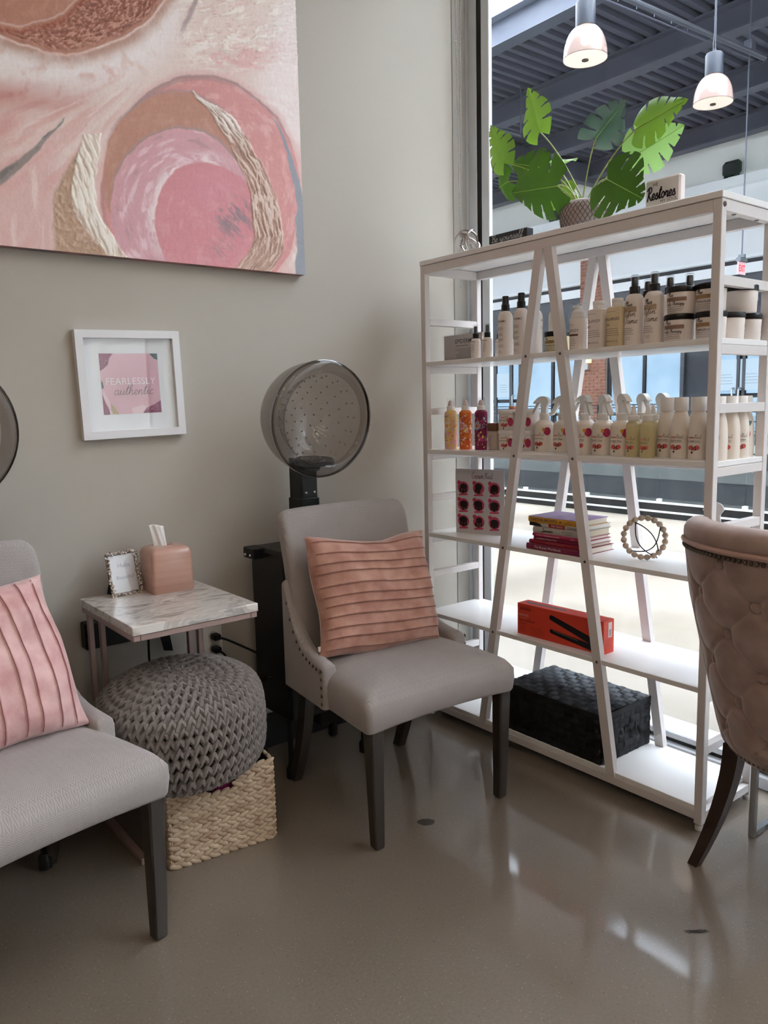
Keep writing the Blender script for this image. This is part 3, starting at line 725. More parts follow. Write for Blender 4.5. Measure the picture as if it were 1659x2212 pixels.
    lay(sstep(1000, 1120, a)*(1-sstep(30, 110, np.abs(b-300+(a-1250)*.12)))*sstep(.4, .65, fbm(a/70, b/30, 73)), '#dfaaa8', .7)
    lay((1-sstep(6, 22, np.abs(a-1010+(b)*.42)))*(1-sstep(120, 200, b)), '#a79294', .8)
    lay(sstep(1380, 1460, a)*sstep(640, 760, b+.4*(a-1500))*0+sstep(1300, 1520, a+b*.12)*(1-sstep(620, 900, b)), '#ece2e1', .75)
    # lower disc ------------------------------------------------------------
    R2, T2 = ell(1028, 1005, 516, 625)
    inn = 1-sstep(.985, 1.0, R2); lay((1-sstep(1.0, 1.06, R2))*sstep(.98, 1.0, R2), '#dcb6b2', .7)
    stz = fbm(T2*7, R2*22, 81); lay(inn, '#d29492'); lay(inn*sstep(.5, .75, stz), '#e0b0ad', .7)
    # grey edge lines over the crown
    lay((1-sstep(.004, .02, np.abs(R2-.985)))*sstep(.3, .8, np.cos(T2+1.55)), '#8c7f80', .55)
    lay((1-sstep(.008, .028, np.abs(R2-.965)))*sstep(.2, .7, np.cos(T2+2.35)), '#a98a86', .6)
    # tan cap
    R3, T3 = ell(900, 905, 372, 432); i3 = 1-sstep(.985, 1.005, R3); lay((1-sstep(1.0, 1.05, R3))*sstep(.99, 1.0, R3)*sstep(.1, .6, np.cos(T3+1.4)), '#9a8a8a', .6)
    lay(i3, '#bd8b7a'); lay(i3*sstep(.45, .8, fbm(T3*8, R3*12, 87)), '#c69988', .6)
    # mauve disc with white swirls
    R4, T4 = ell(925, 1085, 362, 432); i4 = 1-sstep(.98, 1.003, R4); lay((1-sstep(.0, .05, np.abs(R4-.985)))*sstep(.0, .5, np.cos(T4+1.5)), '#a79090', .9)
    lay(i4*(R4 < .985), '#d3a1a9'); sw4 = fbm(T4*3.2, R4*17, 91); lay(i4*sstep(.52, .72, sw4), '#e6c8ce', .85); lay(i4*(1-sstep(.2, .36, sw4))*sstep(.5, .8, R4), '#a98a90', .45)
    # rose disc
    R5, T5 = ell(1050, 1128, 262, 298); lay((1-sstep(1.0, 1.26, R5))*sstep(.97, 1.0, R5)*sstep(.0, .75, np.cos(T5+2.45))*sstep(.32, .55, fbm(T5*5, R5*14, 94)), '#ecdbdd', .95)
    i5 = 1-sstep(.97, 1.01, R5); lay(i5, '#d28d94'); lay(i5*sstep(.5, .8, fbm(T5*3, R5*8, 95)), '#da9fa5', .6)
    sm = (1-sstep(.4, 1.1, np.sqrt(((a-1200)/110)**2+((b-1110)/120)**2)))*sstep(.42, .62, fbm((a+b)/75, (a-b)/20, 97)); lay(sm, '#8d7d84', .85)
    lay((1-sstep(.3, 1.0, np.sqrt(((a-1090)/170)**2+((b-960)/110)**2)))*.5, '#d490a0', .7)
    lay((1-sstep(.4, 1.0, np.sqrt(((a-1140)/90)**2+((b-1270)/70)**2)))*sstep(.4, .6, fbm((a+b)/60, (a-b)/16, 98)), '#a88a8c', .6)
    # textured crescent on the right
    kb_ = [470, 500, 550, 600, 650, 700, 800, 900, 1000, 1100, 1200, 1300, 1390, 1500]
    cx_ = np.interp(b, kb_, [980, 1010, 1085, 1138, 1175, 1205, 1258, 1308, 1340, 1362, 1374, 1352, 1290, 1200])
    cw = np.interp(b, kb_, [4, 14, 32, 45, 50, 52, 60, 68, 74, 78, 84, 98, 110, 110])
    cre = (1-sstep(.88, 1.0, np.abs(a-cx_)/cw))*(b > 470); ctex = fbm((a-cx_)/9, b/44, 101, 5)
    lay(cre, '#bd9a8b'); lay(cre*sstep(.48, .6, ctex), '#d8c0b4', .95); lay(cre*(1-sstep(.26, .38, ctex)), '#7d6157', .6); lay(cre*(1-sstep(620, 760, b))*sstep(.35, .5, ctex), '#ece3dd', .9); H += cre*sstep(.35, .65, ctex)*.004
    # grey-blue edge band
    ge = 1385+165*np.clip((b-600)/480, 0, 1.0)**.62; gw = 3+34*np.clip((b-600)/700, 0, 1); lay((1-sstep(.75, 1.0, np.abs(a-ge)/gw))*(b > 600), '#9096a0', .95)
    # cream impasto crescent and beige wedge on the left of the disc
    tw = np.clip((b-690)/620, 0, 1); lx = 470-90*np.sin(tw*2.2)+200*tw**2.6; lw = 52+14*np.sin(tw*3); we = (1-sstep(.85, 1.0, np.abs(a-lx-8)/lw))*(b > 680)
    bt = sstep(738, 770, b+.2*(420-a))*sstep(0, 30, a-(430-165*np.clip((b-730)/240, 0, 1)**.7))*(1-sstep(-20, 20, a-lx+lw*.6)); btx = fbm(a/18, b/18, 111, 4)
    lay(bt, '#b99983'); lay(bt*sstep(.55, .7, btx), '#cdb19c', .8); H += bt*sstep(.4, .7, btx)*.002
    wt = fbm((a-b*.35)/15, b/95, 113, 4); lay(we, '#e4d6ca'); lay(we*sstep(.5, .62, wt), '#f2e9e0', .9); lay(we*(1-sstep(.25, .38, wt)), '#b59a8c', .7); H += we*sstep(.35, .65, wt)*.004
    # fine brush grain over everything
    g = (fbm(a/7, b/40, 121)-.5)*.10+(fbm(a/45, b/8, 123)-.5)*.08; col[:] = np.clip((col*1.14+.02*np.array([1.0, .92, .90]))*(1+g[..., None]), 0, 1); H += (fbm(a/10, b/14, 125)-.5)*.0008
    co = np.stack([X, yf-H, Z], -1).reshape(-1, 3)
    idx = np.arange(nu*nv).reshape(nv, nu); q = np.stack([idx[:-1, :-1], idx[:-1, 1:], idx[1:, 1:], idx[1:, :-1]], -1).reshape(-1, 4)
    t = thing('abstract_painting', 'large abstract canvas of pink and rust swirls with raised paint', 'painting', ((x0+x1)/2, yf, z0))
    off = np.array(((x0+x1)/2, yf, z0))
    me = bpy.data.meshes.new('painted_face'); me.vertices.add(len(co)); me.vertices.foreach_set('co', (co-off).ravel())
    me.loops.add(q.size); me.loops.foreach_set('vertex_index', q.ravel().astype(np.int32)); me.polygons.add(len(q))
    me.polygons.foreach_set('loop_start', np.arange(0, q.size, 4, dtype=np.int32)); me.polygons.foreach_set('loop_total', np.full(len(q), 4, dtype=np.int32))
    me.update(); me.validate()
    at = me.color_attributes.new('paint', 'FLOAT_COLOR', 'POINT'); rgba = np.ones((len(co), 4), dtype=np.float32); rgba[:, :3] = col.reshape(-1, 3); at.data.foreach_set('color', rgba.ravel())
    me.polygons.foreach_set('use_smooth', [True]*len(me.polygons))
    m = mat('acrylic_paint', '#ffffff', .5, spec=.35); n = m.node_tree.nodes.new('ShaderNodeVertexColor'); n.layer_name = 'paint'; m.node_tree.links.new(n.outputs['Color'], m.node_tree.nodes['Principled BSDF'].inputs['Base Color'])
    me.materials.append(m); f = bpy.data.objects.new('painted_face', me); COL.objects.link(f); f.parent = t
    MB().box(-(x1-x0)/2, (x1-x0)/2, .0035, .034, 0, z1-z0, .001).build('stretcher', mat('canvas_side', '#c08a86', .8, var=(8, '#7a6f73')), t)
    return t
build_painting()

# ================================================================== FRAMED PRINT
def framed_print():
    cx_, cz_, h = .9405, 1.346, .1665
    t = thing('framed_print', 'white square frame with pink lettered print and wide mat', 'picture frame', (cx_, WY, cz_-h), rot=(0, math.radians(-1.2), 0))
    FW = mat('frame_white', '#e6e4e6', .4); d = .026; w = .024
    fn = lambda a, b, dd: (a, dd, b)
    o, i = h, h-w
    for poly in ([(-o, 2*h), (o, 2*h), (i, 2*h-w), (-i, 2*h-w)], [(-o, 0), (-i, w), (i, w), (o, 0)], [(-o, 0), (-o, 2*h), (-i, 2*h-w), (-i, w)], [(o, 0), (i, w), (i, 2*h-w), (o, 2*h)]):
        MB().prism(poly, fn, -d, 0).build('frame_rail', FW, t)
    MB().box(-i, i, -.008, -.004, w, 2*h-w).build('mat_board', mat('mat_white', '#e9eaec', .7), t, sharp=0)
    p0 = .094; zc = h+.002
    G = lambda u, v, y=-.0088: (u, y, zc+v)
    k = MB(); put_poly(k, lambda u, v: G(u, v, -.0083), [(-p0, -p0), (p0, -p0), (p0, p0), (-p0, p0)]); k.build('print', mat('print_pink', '#d6a3b0', .5, var=(9, '#dcaeb8')), t, sharp=0)
    k = MB(); PL = '#8b3a5c'
    put_poly(k, G, [(-.094, .094), (-.05, .094), (-.062, .08), (-.068, .06), (-.082, .048), (-.094, .04)])
    put_poly(k, G, [(.094, -.055), (.075, -.066), (.045, -.078), (.032, -.094), (.094, -.094)])
    put_poly(k, G, [(-.094, -.03), (-.085, -.06), (-.076, -.078), (-.074, -.094), (-.094, -.094)]); k.build('plum_shape', mat('print_plum', PL, .5), t, sharp=0, kind='stuff')
    k = MB(); put_poly(k, G, [(.068, .094), (.094, .094), (.094, .074), (.082, .078)]); put_poly(k, G, [(-.094, .012), (-.089, .006), (-.087, -.012), (-.094, -.014)]); k.build('green_shape', mat('print_green', '#3f5450', .5), t, sharp=0, kind='stuff')
    k = MB(); put_poly(k, G, [(-.068, -.06), (-.058, -.072), (-.045, -.094), (-.062, -.094), (-.072, -.08)]); k.build('ochre_shape', mat('print_ochre', '#b39a6a', .5), t, sharp=0)
    k = MB(); put_poly(k, G, [(-.005, -.078), (.03, -.068), (.045, -.072), (.032, -.094), (.0, -.094)]); put_poly(k, G, [(-.09, -.02), (-.074, -.05), (-.068, -.075), (-.066, -.094), (-.074, -.094), (-.078, -.07), (-.09, -.04)])
    rr = random.Random(4)
    for cx2, cz2, sx, sz, n in ((-.08, .06, .012, .02, 16), (.062, -.078, .022, .010, 26), (.06, .075, .02, .012, 22), (-.062, .045, .02, .008, 12)):
        for _ in range(n): put_disc(k, lambda u, v: G(u, v, -.0092), cx2+rr.uniform(-1, 1)*sx, cz2+rr.uniform(-1, 1)*sz, .0009, n=6)
    k.build('blush_marks', mat('print_blush', '#e6c6cb', .5), t, sharp=0, kind='stuff')
    k = MB(); put_text(k, 'FEARLESSLY', lambda u, v: G(u, v, -.0095), .030, (.0, -.002), width=.160); k.build('lettering', mat('print_white', '#efe3e4', .5), t, sharp=0)
    k = MB(); put_script(k, 'authentic', lambda u, v: G(u, v, -.0095), (-.058, -.034), .033, width=.128, stroke=.05, slant=.5); k.build('script_lettering', mat('print_script', '#6d5450', .4), t, sharp=0)
    MB().box(-i, i, -.016, -.0145, w, 2*h-w).build('glazing', glass_mat('picture_glass', (1, 1, 1), 1.0), t, sharp=0)
framed_print()

# ================================================================== GREY PARLOUR CHAIRS
FAB = fabric_mat('grey_herringbone', '#918986', '#aca4a1')
DKW = mat('dark_stained_wood', '#2b2622', .38, var=(25, '#3a332d'), stretch=(1, 1, .08))
NAILM = mat('antique_nail', '#6d635b', .3, .9)
def rrect(hx, hy, r, n=5, cx=0, cy=0, taper=0.0):
    """rounded rectangle outline; taper narrows +y side"""
    pts = []
    for sx, sy, a0 in ((1, 1, 0), (-1, 1, PI/2), (-1, -1, PI), (1, -1, 1.5*PI)):
        for k in range(n+1):
            a = a0+PI/2*k/n; x = sx*(hx-r)+r*math.cos(a); y = sy*(hy-r)+r*math.sin(a)
            pts.append((cx+x*(1-taper*(y/hy+1)/2), cy+y))
    return pts
def densify(p, step=.02):
    out = []
    for i in range(len(p)):
        a, b = p[i], p[(i+1) % len(p)]; n = max(1, int(math.hypot(b[0]-a[0], b[1]-a[1])/step))
        for k in range(n): out.append((a[0]+(b[0]-a[0])*k/n, a[1]+(b[1]-a[1])*k/n))
    return out
def make_chair(label, loc, rz):
    t = thing('parlour_chair', label, 'chair', loc, rz, group='grey upholstered parlour chairs')
    # seat: outline lofted upward, crowned top
    def outline(ins):
        return densify(rrect(.283-ins, .255-ins, .022+ins*.8, 5, 0, -.035, .13), .03)
    base = outline(0); loops = []
    lv = [(.352, .016), (.356, .004), (.364, 0), (.40, -.004), (.43, -.003), (.447, .004), (.461, .016), (.472, .036), (.480, .07), (.486, .12), (.489, .18)]
    n = len(base)
    for z, ins in lv:
        s_ = 1-ins/.283; s2 = 1-ins/.255; L = []
        for x, y in base:
            yy = (y+.035)*s2-.035; xx = x*s_
            front = max(0, -(yy+.035)/.255)
            arch = .012*(1-(x/.283)**2)*front if z < .37 else 0
            cr = .008*(front**3)*(1 if z > .44 else 0)
            L.append((xx, yy, z+arch-cr))
        loops.append(L)
    MB().loft(loops).build('seat', FAB, t, sharp=60)
    # back slab
    def backy(z):
        k = (z-.36)/.57; return .170+.085*k+.018*math.sin(k*PI)*-1
    loops = []; ref = densify(rrect(.25, .031, .022, 5), .025)
    for z, hw, th in ((.355, .225, .044), (.362, .236, .056), (.45, .242, .062), (.60, .247, .064), (.75, .249, .062), (.86, .2505, .058), (.895, .2500, .055), (.912, .247, .049), (.923, .241, .040), (.930, .232, .027), (.933, .222, .012)):
        yb = backy(z); L = []
        for x, y in ref:
            xx, yy = x*hw/.25, y*th/.062
            L.append((xx, yb+yy+.013*(1-(xx/.25)**2), z-.010*(abs(xx)/.25)**6*max(0, min(1, (z-.86)/.05))))
        loops.append(L)
    MB().loft(loops).build('backrest', FAB, t, sharp=60)
    # scooped arms
    ys = [-.055, -.052, -.045, -.03, .0, .03, .06, .09, .12, .15, .18, .205, .222]
    def ztop(y):
        k = max(0, min(1, (y+.05)/.255)); return .498+.035*k+.175*k**4.2
    for s in (-1, 1):
        loops = []
        for i, y in enumerate(ys):
            zt = ztop(y)-(.014 if i == 0 else .005 if i == 1 else 0); ins = (.012 if i == 0 else .004 if i == 1 else 0)
            xo = .283-.020*((y+.055)/.277)-ins*.6; xi = .232-.012*((y+.055)/.277)+ins*.6; xm = (xo+xi)/2; hw = (xo-xi)/2
            L = []
            zb = .358
            L.append((xi, zb)); L.append((xo, zb))
            for k in range(0, 9):
                a = PI*k/8; L.append((xm+hw*math.cos(a), zt-hw*.85+hw*.85*math.sin(a)))
            loops.append([(s*x, y, z) for x, z in L])
        MB().loft(loops).build('arm', FAB, t, sharp=55)
    # nail heads down the arm edge
    nm = MB().lathe([(0, .0035), (.0032, .003), (.0052, .0012), (.006, 0)], 10).mesh('nail_head', NAILM)
    for s in (-1, 1):
        for k in range(5): inst('nail_head', nm, t, (s*.284, -.046, .375+k*.026), (0, s*PI/2, 0))
        y = -.03
        for k in range(11):
            y = -.035+k*.0225; inst('nail_head', nm, t, (s*(.283-.020*((y+.055)/.277)), y, ztop(y)-.028), (0, s*PI/2, 0))
    # legs
    for s in (-1, 1):
        L = []
        for z, hw in ((.36, .0225), (.018, .0165), (.006, .0160), (.0, .012)):
            k = (.36-z)/.36; cx2, cy2 = s*(.247-.006*k), -.262+.002*k
            L.append([(cx2+a*hw, cy2+b*hw, z) for a, b in ((-1, -.8), (-.8, -1), (.8, -1), (1, -.8), (1, .8), (.8, 1), (-.8, 1), (-1, .8))])
        lg = MB().loft(L).build('leg', DKW, t, sharp=30)
        L = []
        for i in range(9):
            k = i/8; z = .36*(1-k); hw = .0235-.005*k; y = .165+.095*k**1.7; x = s*(.215+.006*k)
            L.append([(x+a*hw*.8, y+b*hw, z) for a, b in ((-1, -1), (1, -1), (1, 1), (-1, 1))])
        MB().loft(L).build('leg', DKW, t, sharp=40)
    return t
CH1 = make_chair('grey herringbone parlour chair between the black dryer and the white shelf', (1.522, 1.920, 0), math.radians(-3))
CH2 = dup(CH1, (.345, 1.928, 0), math.radians(10.7), label='grey herringbone parlour chair in front of the woven basket and marble table')

# ================================================================== PLEATED PILLOWS
def make_pillow(name, label, c1, c2, M4, W_, H_, vertical, seed, npl=11):
    t = thing(name, label, 'pillow', group='pleated velvet pillows on the chairs')
    t.matrix_world = M4
    rg = random.Random(seed)
    lines = sorted([(-1+2*(i+.6+rg.uniform(-.12, .12))/(npl+.4)) for i in range(npl)])
    def pt(u, v, side):
        a, b = 2*u-1, 2*v-1           # -1..1
        pin = .06
        ex = 1-pin*(1-abs(b)**2.0)*0-pin*(1-b*b)*abs(a)**3; ez = 1-pin*(1-a*a)*abs(b)**3
        x = a*W_/2*(1-.055*(1-b*b)*abs(a)**2); z = b*H_/2*(1-.055*(1-a*a)*abs(b)**2)
        th = .072*((1-a**4)*(1-b**4))**.55
        x += .006*math.sin(4.3*b+seed)*abs(a)**2; z += .007*math.sin(3.7*a+seed*1.7)*abs(b)**2-.010*math.exp(-((a-.25)/.28)**2)*max(0, b)**3
        q = a if vertical else b
        pl = 0
        if side > 0:
            wob = .02*math.sin(3*(b if vertical else a)+seed)
            for l in lines:
                d = q-(l+wob)
                if -.05 < d < .22: pl += .0055*math.exp(-max(d, 0)*16)*(1 if d > 0 else math.exp(d*160))
            pl *= min(1, th/.02)
            th += (.006*math.sin(5*a+seed)*math.sin(4*b+1)+.004*math.sin(9*a+2*b+seed)*math.sin(7*b-3*a)+.002*math.sin(17*a-6*b)*math.sin(13*b+seed))*min(1, th/.03)
        return (x, -side*(th+pl), z)
    m = mat(c1[0], c1[1], .7, sheen=.6, var=(18, c2, 9), bump=(120, .3, .0015), spec=.2)
    MB().grid(lambda u, v: pt(u, v, 1), 64, 128).build('front_cover', m, t, sharp=0) if not vertical else MB().grid(lambda u, v: pt(u, v, 1), 128, 64).build('front_cover', m, t, sharp=0)
    for p in t.children: p.data.polygons.foreach_set('use_smooth', [True]*len(p.data.polygons))
    bb = MB().grid(lambda u, v: pt(u, v, -1), 28, 28).build('back_cover', m, t, sharp=0)
    bb.data.polygons.foreach_set('use_smooth', [True]*len(bb.data.polygons))
    # stitched seam of every pleat
    sm = mat(c1[0]+'_seam', c1[2], .8)
    for l in lines:
        pts = []
        for k in range(25):
            q = -.95+1.9*k/24; wob = .02*math.sin(3*q+seed)
            u, v = ((l+wob+1)/2, (q+1)/2) if vertical else ((q+1)/2, (l+wob+1)/2)
            p = pt(min(max(u, 0), 1), min(max(v, 0), 1), 1); pts.append((p[0], p[1]+.0008, p[2]))
        MB().tube(pts, .0012, 5).build('pleat_seam', sm, t)
    MB().box(-W_/2-.006, -W_/2+.012, -.002, .002, -H_/2+.03, -H_/2+.045).build('tag', mat('white_tag', '#d9d4cc', .8), t)
    return t
def pose(loc, rz, lean, roll):
    return Matrix.Translation(loc) @ Matrix.Rotation(rz, 4, 'Z') @ Matrix.Rotation(lean, 4, 'X') @ Matrix.Rotation(roll, 4, 'Y')
make_pillow('velvet_pillow', 'salmon velvet pillow with crosswise pleats on the chair by the dryer', ('salmon_velvet', '#ad7c6d', '#855950'), '#c79a8a',
            pose((1.520, 1.985, .655), math.radians(-4), math.radians(-20), math.radians(3.5)), .46, .385, False, 3)
make_pillow('velvet_pillow', 'pale pink velvet pillow with upright pleats on the chair by the basket', ('pink_velvet', '#c99896', '#a06769'), '#dfb8b4',
            pose((.328, 1.985, .655), math.radians(9), math.radians(-21), math.radians(-5)), .46, .40, True, 8, 10)

# ================================================================== MARBLE C TABLE
TZ, TX0, TX1, TY0, TY1 = .700, .709, 1.082, 1.973, 2.400
def marble():
    m = mat('marble', '#cfc8c2', .12, spec=.5, coat=.3); nt = m.node_tree; b = nt.nodes['Principled BSDF']
    tc = nt.nodes.new('ShaderNodeTexCoord'); mp = nt.nodes.new('ShaderNodeMapping'); mp.inputs['Scale'].default_value = (1.0, 2.3, 1.6); mp.inputs['Rotation'].default_value = (0, 0, .35)
    nt.links.new(tc.outputs['Object'], mp.inputs[0])
    n = nt.nodes.new('ShaderNodeTexNoise'); n.inputs['Scale'].default_value = 7.5; n.inputs['Detail'].default_value = 7; n.inputs['Distortion'].default_value = 1.4; nt.links.new(mp.outputs[0], n.inputs['Vector'])
    r = nt.nodes.new('ShaderNodeValToRGB'); nt.links.new(n.outputs['Fac'], r.inputs[0])
    e = r.color_ramp.elements; e[0].position = .30; e[0].color = (*hexc('#8b8781'), 1); e[1].position = .66; e[1].color = (*hexc('#ded7d1'), 1)
    for pos, c in ((.43, '#b0aaa4'), (.50, '#cfc6c0'), (.56, '#bdb3ab')): x = e.new(pos); x.color = (*hexc(c), 1)
    nt.links.new(r.outputs[0], b.inputs['Base Color']); return m
tb = thing('marble_side_table', 'marble topped side table with rose metal frame against the wall', 'side table', ((TX0+TX1)/2, (TY0+TY1)/2, 0))
hx, hy = (TX1-TX0)/2, (TY1-TY0)/2
ROSE = mat('rose_metal', '#a58d88', .4, .25)
MB().box(-hx, hx, -hy, hy, TZ-.024, TZ, .0012).build('table_top', marble(), tb)
for s in (-1, 1):
    MB().box(s*(hx-.012)-.010, s*(hx-.012)+.010, -hy+.004, hy-.004, TZ-.042, TZ-.0245, .002).build('top_frame_bar', ROSE, tb)
    MB().box(-hx+.0225, hx-.0225, s*(hy-.013)-.009, s*(hy-.013)+.009, TZ-.042, TZ-.0245, .002).build('top_frame_bar', ROSE, tb)
    for dx in (.012, .046):
        MB().box(s*(hx-dx)-.0075, s*(hx-dx)+.0075, 2.350-(TY0+TY1)/2, 2.370-(TY0+TY1)/2, .018, TZ-.042, .0015).build('leg', ROSE, tb)
    MB().box(s*(hx-.012)-.010, s*(hx-.012)+.010, (-hy+.06 if s < 0 else .075), hy-.01, 0, .019, .002).build('base_bar', ROSE, tb)
MB().box(-hx+.02, hx-.02, 2.350-(TY0+TY1)/2, 2.370-(TY0+TY1)/2, 0, .018, .002).build('base_bar', ROSE, tb)

# ---- tissue box
tbx = thing('tissue_box_cover', 'rose ceramic tissue box cover on the marble table', 'tissue box', (.9630, 2.338, TZ), math.radians(-3))
TP = mat('brushed_rose_ceramic', '#b98d7d', .28, var=(7, '#c49a8a', 6), stretch=(.6, .6, 9), bump=(14, .12, .001), coat=.4)
loops = []
for z, ins in ((0, .002), (.003, 0), (.118, .0015), (.130, .005), (.137, .011), (.1405, .020)):
    loops.append([(x, y, z) for x, y in rrect(.067-ins, .062-ins, .012, 5)])
# oval slot in the lid
hole = []
nn = len(loops[0])
for x, y in rrect(.067, .062, .012, 5):
    a = math.atan2(y, x); hole.append((.030*math.cos(a), .014*math.sin(a), .1415))
loops.append(hole); loops.append([(x, y, .120) for x, y, z in hole])
MB().loft(loops, cap=False).build('cover', TP, tbx, sharp=50)
MB().lathe([(0, .1205), (.05, .1205)], 12).build('slot_shadow', mat('slot_shade', '#2a2320', .9), tbx)  # dark disc stands in for the shade inside the slot
k = MB()
def tissue(u, v):
    w = .019+.004*v; x = (2*u-1)*w-.010-.014*v; fold = .0035*math.sin(u*6+1.0)+.001*math.sin(u*17+v*5)
    return (x, fold, .112+.094*v+.004*math.sin(u*4+.5)*v)
k.grid(tissue, 26, 14); kk = k.build('tissue', mat('tissue_paper', '#e8e4e0', .9, sss=.1), tbx, sharp=0); kk.data.polygons.foreach_set('use_smooth', [True]*len(kk.data.polygons))
md = kk.modifiers.new('s', 'SOLIDIFY'); md.thickness = .0012

# ---- jewelled photo frame
fr = thing('jewelled_photo_frame', 'small photo frame edged with pearls and stones reading hello beautiful', 'photo frame', (.838, 2.352, TZ+.003))
fr.rotation_euler = (math.radians(-14), 0, math.radians(7))
PW, PH = .094, .128
MB().box(-PW/2+.006, PW/2-.006, .000, .005, .006, PH-.006).build('photo_card', mat('card_white', '#d8d6da', .5), fr, sharp=0)
k = MB(); put_text(k, 'Hello', lambda u, v: (u, -.0008, v), .019, (0.004, .083)); k.build('lettering', mat('grey_ink', '#9a9ba6', .6), fr, sharp=0); k = MB(); put_text(k, 'Beautiful', lambda u, v: (u, -.0008, v), .0165, (0.002, .047)); k.build('lettering', mat('grey_ink', '#9a9ba6', .6), fr, sharp=0)
MB().box(-PW/2+.004, PW/2-.004, -.003, -.002, .004, PH-.004).build('glazing', glass_mat('picture_glass', (1, 1, 1), 1.0), fr, sharp=0)
rg = random.Random(2)
k = MB(); k2 = MB(); k3 = MB()
edge = []
for i in range(int(PW/.006)+1): edge += [(-PW/2+i*.006, 0), (-PW/2+i*.006, PH)]
for i in range(1, int(PH/.006)+1): edge += [(-PW/2, i*.006), (PW/2, i*.006)]
for x, z in edge:
    cor = 1.0 if (abs(abs(x)-PW/2) < .008 and min(z, PH-z) < .008) else 0.0
    for _ in range(3):
        r_ = rg.uniform(.0018, .0042)*(1+.15*cor); mb = k if rg.random() < .55 else (k2 if rg.random() < .6 else k3)
        mb.ball((x+rg.gauss(0, .0028), -.002-rg.random()*.005, z+rg.gauss(0, .0028)), r_, 8, 6)
PEARL = mat('pearl', '#d3c8bd', .18, .35, coat=.8); SIL = mat('silver_setting', '#a59a90', .2, .9); CRY = mat('crystal_stone', '#e8e6ea', .05, .7)
k.build('pearl_border', PEARL, fr, kind='stuff'); k2.build('silver_border', SIL, fr, kind='stuff'); k3.build('crystal_border', CRY, fr, kind='stuff')
for a, b in (((-PW/2, 0), (PW/2, 0)), ((-PW/2, PH), (PW/2, PH)), ((-PW/2, 0), (-PW/2, PH)), ((PW/2, 0), (PW/2, PH))):
    MB().tube([(a[0], 0, a[1]), (b[0], 0, b[1])], .0042, 8).build('frame_bar', mat('pewter', '#7b7069', .35, .8), fr)
MB().box(-PW/2+.003, PW/2-.003, .005, .008, .003, PH-.003).build('backing', mat('black_velvet_back', '#0f0f11', .8), fr, sharp=0)
MB().prism([(.008, .002), (.062, .010), (.058, .018), (.008, .075)], lambda a, b, d: (d, a, b), -.036, -.020).build('easel', mat('black_velvet_back', '#0f0f11', .8), fr, sharp=0)

# ================================================================== WOVEN BASKET
bk = thing('woven_basket', 'natural water hyacinth basket on the floor under the crochet pouf', 'basket', (.938, 2.085, 0), math.radians(-7))
BW, BD, BH = .152, .145, .245
HY = mat('hyacinth', '#b59c82', .75, var=(38, '#cbb69c', 3), bump=(160, .4, .001), stretch=(1, 1, .5)); HY2 = mat('hyacinth_pale', '#c6b097', .75, var=(30, '#a98f76', 3), bump=(160, .4, .001))
def braid_row(a, b, z, hgt, out, seed, gap=None):
    """one plaited strand pair along a side: overlapping slanted leaf-shaped lobes"""
    m = MB(); a = Vector(a); b = Vector(b); d = (b-a); L = d.length; d.normalize(); out = Vector(out); r = random.Random(seed)
    n = int(L/.026); st = L/n
    for i in range(n):
        c = a+d*((i+.5)*st)
        if gap and gap[0] < (i+.5)*st < gap[1]: continue
        for q in (-1, 1):
            ang = q*.42+r.uniform(-.10, .10)
            R = Matrix((d, out, Vector((0, 0, 1)))).transposed() @ Matrix.Rotation(-ang, 3, 'Y')
            m.ball(c+Vector((0, 0, z+q*hgt*.22))+out*(.003+.002*r.random())+d*(q*.005), 1.0, 9, 6, (st*.74, .0070, hgt*.27), R)
    return m
rows = 9; rh = BH/rows
sides = [((-BW, -BD, 0), (BW, -BD, 0), (0, -1, 0)), ((BW, -BD, 0), (BW, BD, 0), (1, 0, 0)), ((BW, BD, 0), (-BW, BD, 0), (0, 1, 0)), ((-BW, BD, 0), (-BW, -BD, 0), (-1, 0, 0))]
for si, (a, b, o_) in enumerate(sides):
    for k in range(rows):
        gap = (.115, .190) if si == 0 and k >= rows-2 else None
        if gap:
            A_, B_ = Vector(a), Vector(b)
            braid_row(A_, A_.lerp(B_, .115/.304), (k+.5)*rh, rh*1.15, o_, si*20+k).build('braid_row', HY if (k+si) % 2 else HY2, bk)
            braid_row(A_.lerp(B_, .190/.304), B_, (k+.5)*rh, rh*1.15, o_, si*20+k+50).build('braid_row', HY if (k+si) % 2 else HY2, bk)
        else: braid_row(a, b, (k+.5)*rh, rh*1.15, o_, si*20+k).build('braid_row', HY if (k+si) % 2 else HY2, bk)
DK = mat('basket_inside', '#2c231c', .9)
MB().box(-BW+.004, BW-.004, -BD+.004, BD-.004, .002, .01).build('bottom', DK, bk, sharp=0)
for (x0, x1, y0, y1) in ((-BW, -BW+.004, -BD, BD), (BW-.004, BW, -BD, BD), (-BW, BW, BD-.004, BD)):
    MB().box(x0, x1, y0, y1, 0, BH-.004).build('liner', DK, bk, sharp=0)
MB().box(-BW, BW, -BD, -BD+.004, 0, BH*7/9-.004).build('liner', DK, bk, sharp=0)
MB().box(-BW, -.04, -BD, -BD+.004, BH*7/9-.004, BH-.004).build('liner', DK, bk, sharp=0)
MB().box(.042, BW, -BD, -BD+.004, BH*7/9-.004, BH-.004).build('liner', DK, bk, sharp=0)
for c in ((-BW, -BD), (BW, -BD), (BW, BD), (-BW, BD)):
    m_ = MB()
    for k in range(11): m_.ball((c[0], c[1], .012+k*.0222), 1.0, 8, 6, (.008, .008, .014))
    m_.build('corner_braid', HY2, bk)
